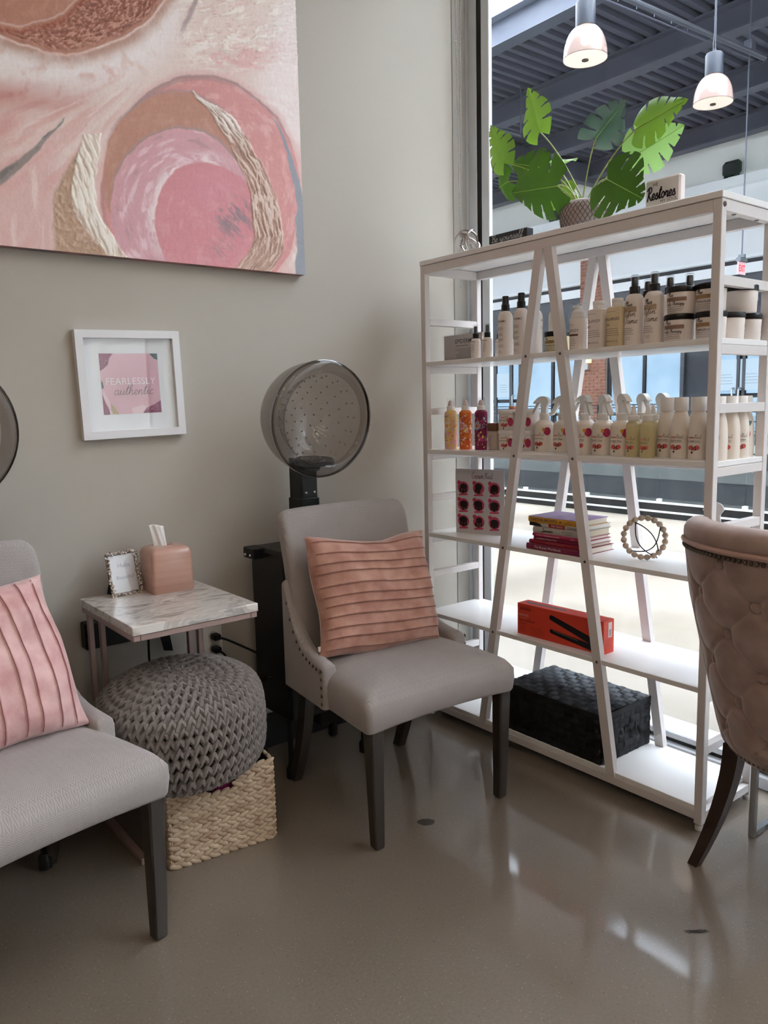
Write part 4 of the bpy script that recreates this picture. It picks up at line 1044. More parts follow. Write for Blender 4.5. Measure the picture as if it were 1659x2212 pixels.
for i, (px_, c, rot) in enumerate(((.0, '#b83a76', .35), (.022, '#3a3540', .2), (-.02, '#d48aa6', .55))):
    o = MB().obox((0, 0, 0), (.06, .012, .10), Matrix.Rotation(rot, 3, 'Y'), .002).build('magazine', mat('mag_%d' % i, c, .4))
    o.location = Vector((.945, 2.085, 0))+Matrix.Rotation(math.radians(-7), 3, 'Z')@Vector((px_, -BD+.025+i*.013, .150)); o.rotation_euler = (0, 0, math.radians(-7))
    tag(o, ('bright pink booklet in the handle gap of the basket', 'dark grey booklet tucked inside the basket', 'pale pink booklet tucked inside the basket')[i], 'booklet', 'booklets in the basket')

# ================================================================== CROCHET POUF
pf = thing('crochet_pouf', 'chunky grey crochet pouf sitting on the woven basket', 'pouf', (.885, 2.090, .243), rot=(math.radians(3), math.radians(-4), 0))
YARN = mat('grey_cotton_yarn', '#6f6763', .9, var=(60, '#827a75', 3), bump=(400, .4, .001), sheen=.3)
PR, PHh = .232, .285
def pouf_prof(s_):
    """s 0..1 from the bottom rim over the side to the top centre -> (r,z, normal r, normal z)"""
    pts = [(.180, .0), (.212, .018), (.226, .050), (.230, .100), (.231, .145), (.228, .185), (.219, .215), (.192, .238), (.155, .254), (.115, .265), (.075, .271), (.035, .273), (.006, .272)]
    q = catmull([(a, b) for a, b in pts], 8); i = s_*(len(q)-1); k = int(i); f = i-k
    a = q[min(k, len(q)-1)]; b = q[min(k+1, len(q)-1)]; p = (a[0]+(b[0]-a[0])*f, a[1]+(b[1]-a[1])*f)
    a2 = q[max(k-1, 0)]; b2 = q[min(k+2, len(q)-1)]; tr, tz = b2[0]-a2[0], b2[1]-a2[1]; l = math.hypot(tr, tz)
    return p[0], p[1], tz/l, -tr/l
pr = [pouf_prof(i/40)[:2] for i in range(41)]
def dent(x, y): return -.030*math.exp(-(((x-.09)/.075)**2+((y+.03)/.09)**2))
core = MB(); n = 48
core.lathe([(max(r-.010, .0005), z-(.008 if i > 24 else 0)) for i, (r, z) in enumerate(pr)], n)
core.v = [(x, y, z+(dent(x, y) if z > .2 else 0)) for x, y, z in core.v]
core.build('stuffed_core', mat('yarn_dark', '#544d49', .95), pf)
def stitch_row(s_, flip, m):
    r, z, nr, nz = pouf_prof(s_)
    cnt = max(7, int(2*PI*r/.0245)); step = 2*PI*r/cnt
    for i in range(cnt):
        a = 2*PI*(i+(.5 if flip else 0))/cnt; ca, sa = math.cos(a), math.sin(a)
        T = Vector((-sa, ca, 0)); N = Vector((nr*ca, nr*sa, nz)); B = N.cross(T)
        for q in (-1, 1):
            p = Vector((r*ca, r*sa, z))+T*(q*step*.23)+N*(.001 if q > 0 else -.001)
            if z > .2: p.z += dent(p.x, p.y)
            R = Matrix((T, N, B)).transposed() @ Matrix.Rotation(q*.48, 3, 'Y')
            m.ball(p, 1.0, 7, 5, (step*.35, .0122, .0225), R)
NR = 17
for k in range(NR):
    m_ = MB(); stitch_row((k+.5)/NR, k % 2, m_); m_.build('crochet_round', YARN, pf)

# ================================================================== HOODED DRYERS
BLK = mat('black_enamel', '#0d0e12', .35, spec=.4); BLKP = mat('black_plastic', '#111216', .5)
SMOKE = glass_mat('smoked_acrylic', (.64, .61, .59), .9, .02); SMOKE2 = glass_mat('smoked_acrylic_inner', (.90, .89, .88), .8, .03)
SCREW = mat('screw_steel', '#c9cbd0', .25, .9)
def make_dryer(label, loc):
    t = thing('hooded_hair_dryer', label, 'hair dryer', loc, group='black hooded salon dryers')
    # cabinet, x 1.30..1.62, y 2.19..2.42 in the room for the right hand one
    MB().box(-.16, .16, -.115, .115, .20, .785, .012).build('cabinet', BLK, t)
    MB().box(-.13, .13, -.1165, -.113, .24, .74, .002).build('cabinet_door', BLKP, t)
    MB().box(-.20, -.15, .02, .09, .752, .790, .004).build('bracket', BLKP, t)
    for y in (.038, .072): MB().ball((-.2005, y, .765), .005, 8, 6).build('screw', SCREW, t)
    MB().box(-.012, .058, .0, .075, .78, 1.085, .003).build('column', BLK, t)
    MB().box(-.016, .062, -.004, .079, .78, .945, .003).build('column_sleeve', BLK, t)
    MB().box(-.006, .052, -.003, 0, .95, 1.01, .001).build('column_plate', BLKP, t)
    for x in (.006, .040): MB().ball((x, -.004, .965), .0055, 8, 6).build('screw', SCREW, t)
    # hood: smoked dome, inner bowl with vent pips, rim
    c = Vector((-.024, -.175, 1.219)); R = Matrix.Rotation(PI/2, 3, 'X') @ Matrix.Rotation(math.radians(0), 3, 'Z')
    R = Matrix.Rotation(math.radians(6), 3, 'X') @ R          # local +Z of the lathe looks out of the hood
    RR = .186
    dome = [(RR, 0.0), (RR*1.005, -.02), (RR*.99, -.055), (RR*.93, -.105), (RR*.80, -.150), (RR*.58, -.185), (RR*.30, -.203), (0, -.208)]
    d1 = MB().lathe(catmull(dome, 4), 56, c, R, cap=False).build('hood', SMOKE, t, sharp=0)
    for p in (d1,): p.data.polygons.foreach_set('use_smooth', [True]*len(p.data.polygons))
    rim = [(RR-.036, -.004), (RR-.034, .006), (RR-.020, .011), (RR-.006, .010), (RR+.003, .004), (RR+.004, -.004), (RR, -.012)]
    d2 = MB().lathe(rim, 56, c, R, cap=False).build('hood_rim', SMOKE, d1, sharp=0); d2.data.polygons.foreach_set('use_smooth', [True]*len(d2.data.polygons))
    d4 = MB().lathe([(RR+.0035, -.016), (RR+.006, -.012), (RR+.006, -.006), (RR+.0035, -.003)], 56, c, R, cap=False).build('rim_band', mat('dark_smoke_band', '#3b3736', .15, coat=1), d1)
    inner = [(RR-.036, -.004), (RR-.045, -.03), (RR-.062, -.08), (RR-.095, -.125), (RR-.14, -.152), (0, -.160)]
    d3 = MB().lathe(catmull(inner, 4), 56, c, R, cap=False).build('inner_bowl', SMOKE2, d1, sharp=0); d3.data.polygons.foreach_set('use_smooth', [True]*len(d3.data.polygons))
    pp = MB()
    q = catmull(inner, 8)
    for ring, cnt in ((.2, 18), (.32, 18), (.44, 16), (.55, 14), (.66, 12), (.77, 9), (.88, 6)):
        r, z = q[int(ring*(len(q)-1))]
        for i in range(cnt):
            a = 2*PI*(i+.5*(cnt % 4 == 0))/cnt; pp.ball(c+R@Vector(((r-.001)*math.cos(a), (r-.001)*math.sin(a), z+.002)), .0030, 7, 5)
    pp.build('vent_pips', mat('vent_pip', '#8d8478', .25, .6), d1, kind='stuff')
    MB().lathe([(0, .010), (.062, .010), (.070, .004), (.070, -.012)], 28, Vector((.012, -.055, 1.078)), Matrix.Rotation(math.radians(4), 3, 'X')).build('air_duct', mat('duct_dark', '#2b2b2c', .4), d1)
    MB().box(-.012, .058, -.03, .03, 1.04, 1.085, .008).build('neck', BLKP, t)
    # feet
    for x, y in ((-.155, -.10), (.155, -.10), (-.155, .10), (.155, .10)):
        lg = MB().tube([(x, y, .21), (x, y, .03)], .010, 10).build('leg', BLKP, t)
        MB().lathe([(.012, .004), (.018, .008), (.018, .04), (.012, .05)], 12, (x, y, -.004)).build('foot', mat('black_rubber', '#0c0c0d', .7), lg)
    MB().box(.02, .10, -.02, .03, .11, .20, .004).build('motor_box', BLKP, t)
    return t
DR1 = make_dryer('black hooded hair dryer behind the chair beside the shelf', (1.462, 2.300, 0))
DR2 = dup(DR1, (.345, 2.300, 0), label='black hooded hair dryer behind the chair beside the basket')
# hood sub-parts of the copy are joined to its own hood by dup()

# ---- outlet, plugs and cords on the wall under the table
ol = thing('wall_outlet', 'ivory duplex outlet plate on the wall beside the table leg', 'outlet', (1.170, WY, .392))
MB().box(-.036, .036, -.006, 0, 0, .118, .002).build('plate', mat('outlet_ivory', '#e4dfd8', .4), ol)
for z in (.036, .082): MB().lathe([(.016, 0), (.016, .003), (0, .003)], 16, (0, -.006, z), Matrix.Rotation(PI/2, 3, 'X')).build('socket', mat('socket_ivory', '#c3bbb2', .4), ol)
CORD = mat('black_cord', '#0c0c0e', .5)
for i, (z, pts, lab) in enumerate(((.474, [(0, -.04, 0), (.03, -.05, -.012), (.10, -.07, -.055), (.17, -.09, -.10), (.235, -.11, -.125)], 'black plug and cord running from the upper socket to the dryer'), (.428, [(0, -.04, 0), (.02, -.05, -.02), (.035, -.05, -.06), (.03, -.045, -.11), (-.02, -.05, -.22), (-.05, -.06, -.41)], 'black plug and cord dropping from the lower socket'))):
    t = thing('power_cord', lab, 'power cord', (1.172, WY, z), group='black power cords')
    MB().box(-.014, .014, -.045, -.0095, -.011, .011, .005).build('plug', CORD, t)
    MB().tube(catmull(pts, 6), .0042, 7).build('cable', CORD, t)
ad = thing('cord_splitter', 'black cord connector hanging at the side of the dryer cabinet', 'power cord', (1.285, 2.31, .335), math.radians(0), group='black power cords')
MB().box(-.07, .0, -.012, .012, -.010, .012, .004).box(-.085, -.06, -.006, .006, -.006, .006).build('body', CORD, ad)
MB().tube([(0, 0, 0), (.03, -.01, .0)], .006, 8).build('cable', CORD, ad)
bb = thing('wall_power_box', 'black box fixed to the wall beneath the marble table', 'power box', (.850, WY, .525))
MB().box(-.125, .115, -.045, 0, 0, .085, .004).build('body', BLKP, bb); MB().tube([(.08, -.03, 0), (.078, -.03, -.07), (.08, -.03, -.16)], .004, 7).build('cord', CORD, bb)
MB().prism([(.118, -.005), (.150, -.005), (.158, -.062), (.128, -.055)], lambda a, b, d: (a, d, b), -.04, -.034).build('strap', CORD, bb)

# ================================================================== PRODUCTS ON THE SHELF (fronts face -X)
WP = mat('white_plastic', '#e6dcd5', .38); WPC = mat('white_cap', '#ece8e4', .35); BKC = mat('black_cap', '#101114', .35); INK = mat('label_ink', '#463e3b', .6)
CLR = glass_mat('clear_cap', (.93, .94, .95), 1.0); GOLD = mat('gold_band', '#a3845c', .45, .2)
USED = set()
def place(proto, loc, label=None, rz=None, group=None):
    if proto.name not in USED:
        USED.add(proto.name); proto.location = loc
        if rz is not None: proto.rotation_euler = (0, 0, rz)
        if label: proto['label'] = label
        if group: proto['group'] = group
        return proto
    return dup(proto, loc, rz, label, group)
def at2(px, x, z=1.45): return y_at(px, x, z)
Z2, Z3, Z4, Z5, Z6 = LV['L2'], LV['L3'], LV['L4'], LV['L5'], LV['L6']

# ---- EPIDERMIC display card in a clear holder
ya, yb = at2(960, 2.235, 1.47), at2(1043, 2.235, 1.47)
t = thing('display_card', 'pale acrylic display card reading epidermic behind the small spray bottles', 'sign', (2.235, (ya+yb)/2, Z2))
hw = (ya-yb)/2; hh = .112
MB().box(-.001, .002, -hw, hw, .004, hh).build('card', mat('card_blush', '#d9c9c0', .5), t, sharp=0)
MB().box(-.005, -.003, -hw-.003, hw+.003, 0, hh+.004).box(-.03, .03, -hw-.003, hw+.003, 0, .003).build('acrylic_holder', CLR, t, sharp=0)
k = MB(); put_text(k, ':EPIDERMIC', flat(-.0012), .024, (.012, .078), width=.118, bold=.006); k.build('lettering', INK, t, sharp=0); k = MB(); put_lines(k, flat(-.0012), -.04, .06, .068, .01, 1, .003, 1); put_lines(k, flat(-.0012), -.045, .072, .056, .0052, 10, .0017, 2, True); k.build('text_lines', INK, t, sharp=0, kind='stuff')

# ---- EPIDERMIC bottles: small mist and large pump
def epi(r, hb, hc, kind, name, label):
    t = thing(name, label, 'bottle')
    MB().lathe(catmull([(r*.93, 0), (r, .004), (r, hb*.5), (r, hb*.80), (r*.93, hb*.90), (r*.70, hb*.97), (r*.45, hb)], 3)[0:], 24).build('body', WP, t)
    k = MB(); f = cyl(r)
    if kind == 'mist':
        put_text(k, 'EPIDERMIC', f, .0055, (0, hb*.80), width=r*1.5, bold=.006); put_lines(k, f, -r*.7, r*.5, hb*.70, hb*.055, 8, .0012, 5)
        MB().lathe([(r*.62, hb-.002), (r*.62, hb+.016), (r*.5, hb+.017)], 18).build('collar', BKC, t)
        MB().lathe([(r*.40, hb+.016), (r*.36, hb+.040), (r*.30, hb+.043), (0, hb+.043)], 16).build('nozzle', mat('grey_nozzle', '#4f5154', .4), t)
        MB().lathe([(r*.56, hb+.016), (r*.53, hb+.046), (r*.48, hb+.048), (0, hb+.048)], 18).build('overcap', CLR, t)
    else:
        put_text(k, 'EPIDERMIC', f, .0105, (0, hb*.74), width=r*1.65, bold=.006); put_lines(k, f, -r*.75, r*.7, hb*.63, hb*.026, 3, .0016, 3); put_lines(k, f, -r*.45, r*.6, hb*.50, hb*.022, 3, .0014, 4)
        put_lines(k, f, -r*.45, r*.5, hb*.38, hb*.022, 3, .0014, 6); put_lines(k, f, -r*.45, r*.75, hb*.25, hb*.022, 3, .0014, 7); put_lines(k, f, -r*.45, r*.2, hb*.12, hb*.03, 2, .0014, 8)
        MB().lathe([(r*.56, hb-.003), (r*.56, hb+.020), (r*.50, hb+.022), (r*.46, hb+.024), (r*.44, hb+.048), (r*.40, hb+.050), (0, hb+.050)], 18).build('pump', BKC, t)
        MB().box(-.001, r*.62, -.004, .004, hb+.043, hb+.049, .0015).build('spout', BKC, t)
    k.build('label_print', INK, t, sharp=0); return t
pm = epi(.0178, .074, .04, 'mist', 'mist_bottle', '')
x = 2.085
place(pm, (x, at2(1028, x, 1.46), Z2), 'small white mist bottle in front of the display card', group='small white mist bottles')
place(pm, (x, at2(1053, x, 1.46), Z2), 'small white mist bottle between the display card and the black pump bottles', group='small white mist bottles')
place(pm, (2.19, at2(1080, 2.19, 1.46), Z2), 'small white mist bottle half hidden behind a black pump bottle', group='small white mist bottles')
place(pm, (2.24, at2(1108, 2.24, 1.46), Z2), 'small white mist bottle standing behind the two black pump bottles', group='small white mist bottles')
pp_ = epi(.0262, .158, .05, 'pump', 'pump_bottle', '')
place(pp_, (2.095, at2(1092, 2.095, 1.5), Z2), 'tall white pump bottle with black pump beside the mist bottles', group='tall white pump bottles')
place(pp_, (2.080, at2(1126, 2.08, 1.5), Z2), 'tall white pump bottle with black pump against the crossed slat', group='tall white pump bottles')
place(pp_, (2.175, at2(1156, 2.175, 1.5), Z2), 'tall white bottle turned backward behind the first slat', rz=PI*.75, group='tall white pump bottles')
place(pp_, (2.225, at2(1201, 2.225, 1.5), Z2), 'tall white bottle turned backward behind the cream jar', rz=PI*.75, group='tall white pump bottles')

# ---- jars
def jar(r, h, lidh, bandcol, script, small, label, bodycol=WP):
    t = thing('cream_jar', label, 'jar')
    MB().lathe([(r*.92, 0), (r*.95, .002), (r, h*.93), (r*.97, h)], 28).build('body', bodycol, t)
    MB().lathe([(r*1.02, h-.004), (r*1.045, h-.001), (r*1.045, h+lidh-.003), (r*1.0, h+lidh), (0, h+lidh)], 28).build('lid', BKC, t)
    f = cyl(r*.985, .0012); k = MB()
    put_script(k, 'Plus', f, (-r*.5, h*.76), h*.16, stroke=.14); put_lines(k, f, -r*.75, r*.75, h*.30, h*.085, 3, .0012, 3, True)
    put_script(k, script, f, (-r*.75, h*.38), h*.15, width=r*1.45, stroke=.11); k.build('label_print', INK, t, sharp=0)
    k = MB(); put_bar(k, cyl(r*.985, .0011), -r*.72, r*.85, h*.63, h*.17, 10); k.build('label_band', bandcol, t, sharp=0)
    return t
BRB = mat('brown_band', '#8d6f60', .5)
def simple_jar(r, h, lidh, col, band, script, label):
    return jar(r, h, lidh, band, script, True, label, col)
j0 = simple_jar(.0445, .058, .013, mat('cream_yellow', '#ddd0a8', .4), GOLD, 'Pomade', 'cream coloured jar with black lid between the crossed slats')
place(j0, (2.140, at2(1205, 2.14, 1.45), Z2))
jA = simple_jar(.0405, .064, .012, WP, BRB, 'Scalp Therapy', '')
jB = simple_jar(.0405, .064, .012, WP, GOLD, 'Pomade', '')
xa = 2.092; yA = at2(1467, xa, 1.46); yB = min(at2(1527, 2.11, 1.46), yA-.086)
place(jA, (xa, yA, Z2), 'lower jar with brown band beside the script lettered spray', group='white jars with black lids')
place(jA, (xa+.003, yA-.004, Z2+.0765), 'upper jar with brown band beside the script lettered spray', group='white jars with black lids')
place(jB, (2.11, yB, Z2), 'lower jar with gold band beside the shelf post', group='white jars with black lids')
place(jB, (2.112, yB+.003, Z2+.0765), 'upper jar with gold band beside the shelf post', group='white jars with black lids')
yC = at2(1578, 2.222, 1.46); yD = 1.118+.046
place(jA, (2.19, 1.168, Z2), 'plain backed jar under the wide jar at the end of the shelf, nearer the post', rz=PI*.9, group='white jars with black lids')
place(jA, (2.282, 1.166, Z2), 'plain backed jar under the wide jar at the end of the shelf, nearer the window', rz=PI*.85, group='white jars with black lids')
j9 = simple_jar(.0490, .064, .013, WP, WP, 'Pomade', 'wide white jar resting on two jars at the end of the shelf'); j9.location = (2.240, 1.168, Z2+.0765); j9.rotation_euler = (0, 0, PI*.9)

# ---- OLAPLEX bottles
def olaplex(kind, col, label):
    t = thing('salon_bottle', label, 'bottle')
    if kind == 'pump':
        r = .0275; MB().lathe([(r*.95, 0), (r, .003), (r, .094), (r*.97, .098), (r*.85, .100)], 24).build('body', col, t)
        MB().lathe([(r*.86, .100), (r*.80, .118), (r*.45, .128), (r*.42, .138), (0, .140)], 20).build('pump_head', WPC, t); MB().box(-r*.95, 0, -.006, .006, .128, .138, .003).build('spout', WPC, t)
        MB().lathe([(r*.99, .098), (r*.97, .142), (r*.9, .146), (0, .146)], 24).build('overcap', CLR, t)
        k = MB(); f = cyl(r); put_text(k, 'OLAPLEX', f, .0125, (-.004, .056), width=.046); put_lines(k, f, -r*.8, r*.3, .080, .004, 2, .0012, 3); put_lines(k, f, -r*.8, r*.4, .036, .0052, 5, .0013, 5); k.build('label_print', INK, t, sharp=0)
        k = MB(); put_bar(k, f, -r*.95, r*.62, .046, .006, 8); k.build('label_band', mat('maroon_band', '#5f3430', .5), t, sharp=0)
    else:
        r = .0300; L = []
        for z, s_ in ((0, .96), (.003, 1), (.110, 1), (.116, .97), (.119, .85), (.120, .5)):
            L.append([(x*s_, y*s_, z) for x, y in rrect(.022, .030, .014, 5)])
        MB().loft(L).build('body', col, t)
        MB().lathe([(.0155, .119), (.0165, .121), (.0165, .131), (.0155, .133)], 20).build('neck_ring', WPC, t); MB().lathe([(.017, .1325), (.0175, .134), (.0175, .141), (.016, .144), (0, .144)], 20).build('flip_cap', WPC, t)
        k = MB(); f = flat(-.022, .0004); put_text(k, 'OLAPLEX', f, .0125, (-.002, .078), width=.050); put_text(k, 'N4' if col is not WP else 'N5', f, .010, (-.018, .062)); put_lines(k, f, -.024, .020, .104, .004, 1, .0012, 4); put_lines(k, f, -.024, .024, .053, .0062, 4, .0015, 5); put_text(k, '250mL 8.5 fl oz', f, .0075, (-.003, .014), width=.040); k.build('label_print', INK, t, sharp=0)
    return t
o1 = olaplex('pump', WP, 'white airless pump bottle under a clear overcap, lettered olaplex'); o1.location = (2.078, at2(1249, 2.078, 1.46), Z2)
o2 = olaplex('flip', WP, 'white flat bottle lettered olaplex beside the airless pump'); o2.location = (2.075, at2(1292, 2.075, 1.46), Z2)
o3 = olaplex('flip', mat('amber_cream', '#dcc9a4', .4), 'cream yellow flat bottle lettered olaplex beside the script spray'); o3.location = (2.075, at2(1333, 2.075, 1.46), Z2)
o4 = dup(o2, (2.165, at2(1349, 2.165, 1.46), Z2), label='white flat bottle behind the cream yellow olaplex bottle')

# ---- tall script lettered sprays
def script_spray():
    t = thing('script_spray_bottle', '', 'bottle'); r = .0278; hb = .150
    MB().lathe(catmull([(r*.95, 0), (r, .004), (r, hb*.5), (r, hb*.84), (r*.93, hb*.92), (r*.72, hb*.98), (r*.50, hb)], 3), 26).build('body', WP, t)
    MB().lathe([(r*.56, hb-.003), (r*.56, hb+.020), (r*.45, hb+.022)], 20).build('collar', BKC, t)
    MB().lathe([(r*.36, hb+.021), (r*.33, hb+.046), (r*.28, hb+.049), (0, hb+.049)], 16).build('nozzle', mat('dark_nozzle', '#2b2c2d', .35), t)
    MB().lathe([(r*.44, hb+.021), (r*.42, hb+.052), (r*.36, hb+.055), (0, hb+.055)], 18).build('overcap', CLR, t)
    f = cyl(r); k = MB(); put_script(k, 'Plus', f, (-r*.45, .113), .013, stroke=.14); put_lines(k, f, -r*.85, r*.75, .049, .0055, 4, .0016, 3); put_lines(k, f, -r*.4, r*.3, .022, .005, 2, .0013, 9); k.build('label_print', INK, t, sharp=0)
    k = MB(); put_script(k, 'Satin', f, (-r*.95, .084), .019, width=r*1.65, stroke=.08, slant=.5); put_script(k, 'Tame', f, (-r*.55, .063), .019, width=r*1.45, stroke=.08, slant=.5); k.build('script_lettering', mat('script_brown', '#6b5a52', .5), t, sharp=0)
    k = MB()
    for i in range(5): put_bar(k, f, -r*.85, r*.80, .097+i*.0032, .0022, 8)
    k.build('gold_lines', GOLD, t, sharp=0, kind='stuff'); return t
ss = script_spray(); G_ = 'tall white script lettered sprays'
place(ss, (2.078, at2(1370, 2.078, 1.5), Z2), 'tall white script lettered spray beside the cream yellow bottle', group=G_)
place(ss, (2.078, at2(1412.5, 2.078, 1.5), Z2), 'tall white script lettered spray beside the stacked brown banded jars', group=G_)
place(ss, (2.195, at2(1398, 2.195, 1.5), Z2), 'tall white spray half hidden behind the two script lettered sprays', rz=2.3, group=G_)
place(ss, (2.185, at2(1446, 2.185, 1.5), Z2), 'tall white spray behind the brown banded jars, nearer the script sprays', rz=2.5, group=G_)
place(ss, (2.200, at2(1488, 2.2, 1.5), Z2), 'tall white spray behind the jar stacks, nearer the shelf post', rz=2.5, group=G_)

# ---- patterned aerosol cans on the third level
def aerosol(base, flowers, label, loc, dark=False):
    t = thing('aerosol_can', label, 'spray can', loc, group='flower patterned aerosol cans'); r = .0243; h = .150
    MB().lathe(catmull([(r*.96, 0), (r, .003), (r, h*.5), (r, h*.88), (r*.92, h*.95), (r*.70, h*.985), (r*.62, h)], 3), 28).build('body', base, t)
    MB().lathe([(r*.64, h-.002), (r*.64, h+.014), (r*.55, h+.016)], 20).build('collar', WPC, t)
    MB().lathe([(r*.46, h+.015), (r*.42, h+.026), (r*.25, h+.036), (0, h+.038)], 16).build('actuator', mat('blush_actuator', '#ddc9c2', .4), t)
    MB().lathe([(r*.61, h+.014), (r*.58, h+.043), (r*.52, h+.046), (0, h+.046)], 20).build('overcap', CLR, t)
    rr = random.Random(hash(label) % 1000 if False else len(label))
    cols = flowers; mbs = [MB() for _ in cols]
    for i in range(150):
        u = rr.uniform(-PI*.95, PI*.95)*r; v = rr.uniform(.008, h*.86); q = rr.randrange(len(cols)); s_ = rr.uniform(.0018, .0050)
        fz = .0004+.0001*q+.0000015*i
        put_disc(mbs[q], cyl(r, fz), u, v, s_, s_*rr.uniform(.6, 1.8), 9)
    # the large rosette
    for k, (rad, q) in enumerate(((.0125, 0), (.0095, 1), (.0065, 2), (.0040, 3))): put_disc(mbs[q % len(cols)], cyl(r, .0009+.00012*k), .002, h*.60, rad, rad, 18)
    for k in range(12):
        a = 2*PI*k/12; put_disc(mbs[0], cyl(r, .0010), .002+.0135*math.cos(a), h*.60+.0135*math.sin(a), .0026, .0026, 8)
    for q, m_ in enumerate(mbs): m_.build('pattern_%s' % ('petal', 'leaf', 'dot', 'heart')[q], mat('can_ink_'+cols[q].strip('#'), cols[q], .45), t, sharp=0, kind='stuff')
    k = MB(); put_text(k, 'amika:', cyl(r, .0016), .0085, (-.002, h*.83), bold=.006); k.build('label_print', BKC, t, sharp=0); k = MB(); put_lines(k, cyl(r, .0016), -r*.7, r*.3, h*.36, .010, 3, .0025, 7); k.build('label_lines', BKC, t, sharp=0, kind='stuff')
    return t
cy = [(2.092, 2.246), (2.100, 2.172), (2.109, 2.098)]
aerosol(mat('can_pinkyellow', '#dba9b2', .4, var=(40, '#e3c55f', 2)), ['#e8dcd8', '#e6c23f', '#e08f4c', '#e39aa6'], 'yellow and pink flower patterned aerosol can', (cy[0][0]+.024, cy[0][1], Z3))
aerosol(mat('can_orange', '#d65a2e', .4, var=(40, '#e0862f', 2)), ['#e6c9cf', '#c23a64', '#ecd7a6', '#d9592b'], 'orange and magenta flower patterned aerosol can', (cy[1][0]+.024, cy[1][1], Z3))
aerosol(mat('can_plum', '#8d1f4d', .4, var=(40, '#6b1c44', 2)), ['#9fb9c9', '#c2447c', '#e6c46a', '#5c2340'], 'plum flower patterned aerosol can next to the brown capped bottle', (cy[2][0]+.024, cy[2][1], Z3))
# ---- small square bottle with brown cap
t = thing('brown_cap_bottle', 'small frosted square bottle with broad brown cap beside the white tubs', 'bottle', (2.150, 2.042, Z3))
MB().box(-.019, .019, -.022, .022, 0, .070, .003).build('body', mat('frosted_beige', '#bda99c', .35), t); MB().box(-.0195, .0195, -.0225, .0225, .0705, .100, .002).build('cap', mat('brown_cap', '#6f4630', .4), t)
k = MB(); put_lines(k, flat(-.019), -.014, .002, .052, .0075, 6, .0022, 12); k.build('label_print', INK, t, sharp=0)

# ---- shared label art of the white children's range
PINKB = mat('label_magenta', '#b83560', .5); YELB = mat('label_ochre', '#d79a2e', .5); CORAL = mat('label_coral', '#cf5a52', .5); TEAL = mat('label_teal', '#4e6b6e', .5)
def range_label(t, f, w, z0, title, blob=None, sc=1.0):
    k = MB(); put_text(k, title, f, .0062*sc, (-.002, z0+.036*sc), width=w*.86, bold=.006); put_script(k, 'Kid', f, (w*.08, z0+.046*sc), .013*sc, stroke=.06)
    put_bar(k, f, -w*.45, w*.42, z0+.0335*sc, .0007, 4); put_disc(k, f, -.004*sc, z0+.003*sc, .0038*sc)
    for (u, v) in ((-.004, .012), (.0, .017), (.006, .020), (.008, .013)): put_disc(k, lambda a, b: f(a, b), u*sc, z0+v*sc, .0024*sc, .0036*sc)
    k.build('label_print', INK, t, sharp=0, kind='stuff')
    k = MB()
    for (u, v, s_) in ((-.013, .017, .0068), (.012, .018, .0075), (-.006, .020, .006), (.004, .014, .006)): put_disc(k, (lambda a, b: tuple(Vector(f(a, b))*1.0)), u*sc, z0+v*sc, s_*sc)
    put_script(k, 'crown', f, (-w*.36, z0+.047*sc), .009*sc, width=w*.44, stroke=.12); k.build('fruit_art', CORAL, t, sharp=0, kind='stuff')
    if blob:
        u, v, s_ = blob
        k = MB(); put_disc(k, f, u, v, s_, s_*1.15, 16); k.build('magenta_spot', PINKB, t, sharp=0)
        k = MB(); put_disc(k, f, u-s_*1.05, v+s_*.5, s_*.42, s_*.5, 12); k.build('ochre_spot', YELB, t, sharp=0)
# order the flat prints in depth so that none share a plane
def lay_f(base, d): return lambda u, v: base(u, v)
# ---- white tubs, stacked in pairs
def tub():
    t = thing('white_tub', '', 'tub'); L = []
    for z, s_ in ((0, .96), (.003, 1), (.058, 1.0), (.060, .97)): L.append([(x*s_, y*s_, z) for x, y in rrect(.032, .037, .014, 5)])
    MB().loft(L).build('body', WP, t); L = []
    for z, s_ in ((.0595, 1.03), (.061, 1.05), (.072, 1.05), (.074, 1.02)): L.append([(x*s_, y*s_, z) for x, y in rrect(.032, .037, .014, 5)])
    MB().loft(L).build('lid', WPC, t); range_label(t, flat(-.032, .0006), .052, .004, 'HAIR PUDDING', (.031, .030, .014), .85); return t
tb_ = tub(); GT = 'stacked white hair pudding tubs'
for (x, y, nm) in ((2.170, 1.985, 'beside the brown capped bottle'), (2.170, 1.902, 'behind the first slat')):
    place(tb_, (x, y, Z3), 'lower white hair pudding tub '+nm, group=GT); place(tb_, (x+.002, y+.002, Z3+.0745), 'upper white hair pudding tub '+nm, group=GT)
o = MB(); o.lathe([(.012, 0), (.0135, .002), (.0135, .010), (.011, .012), (0, .012)], 16); o = o.build('patterned_tin', mat('tin_pattern', '#c24a72', .4, var=(120, '#e3b75a', 2))); o.location = (2.172, 1.975, Z3+.149)
tag(o, 'tiny flower patterned tin on top of the white tubs', 'tin')

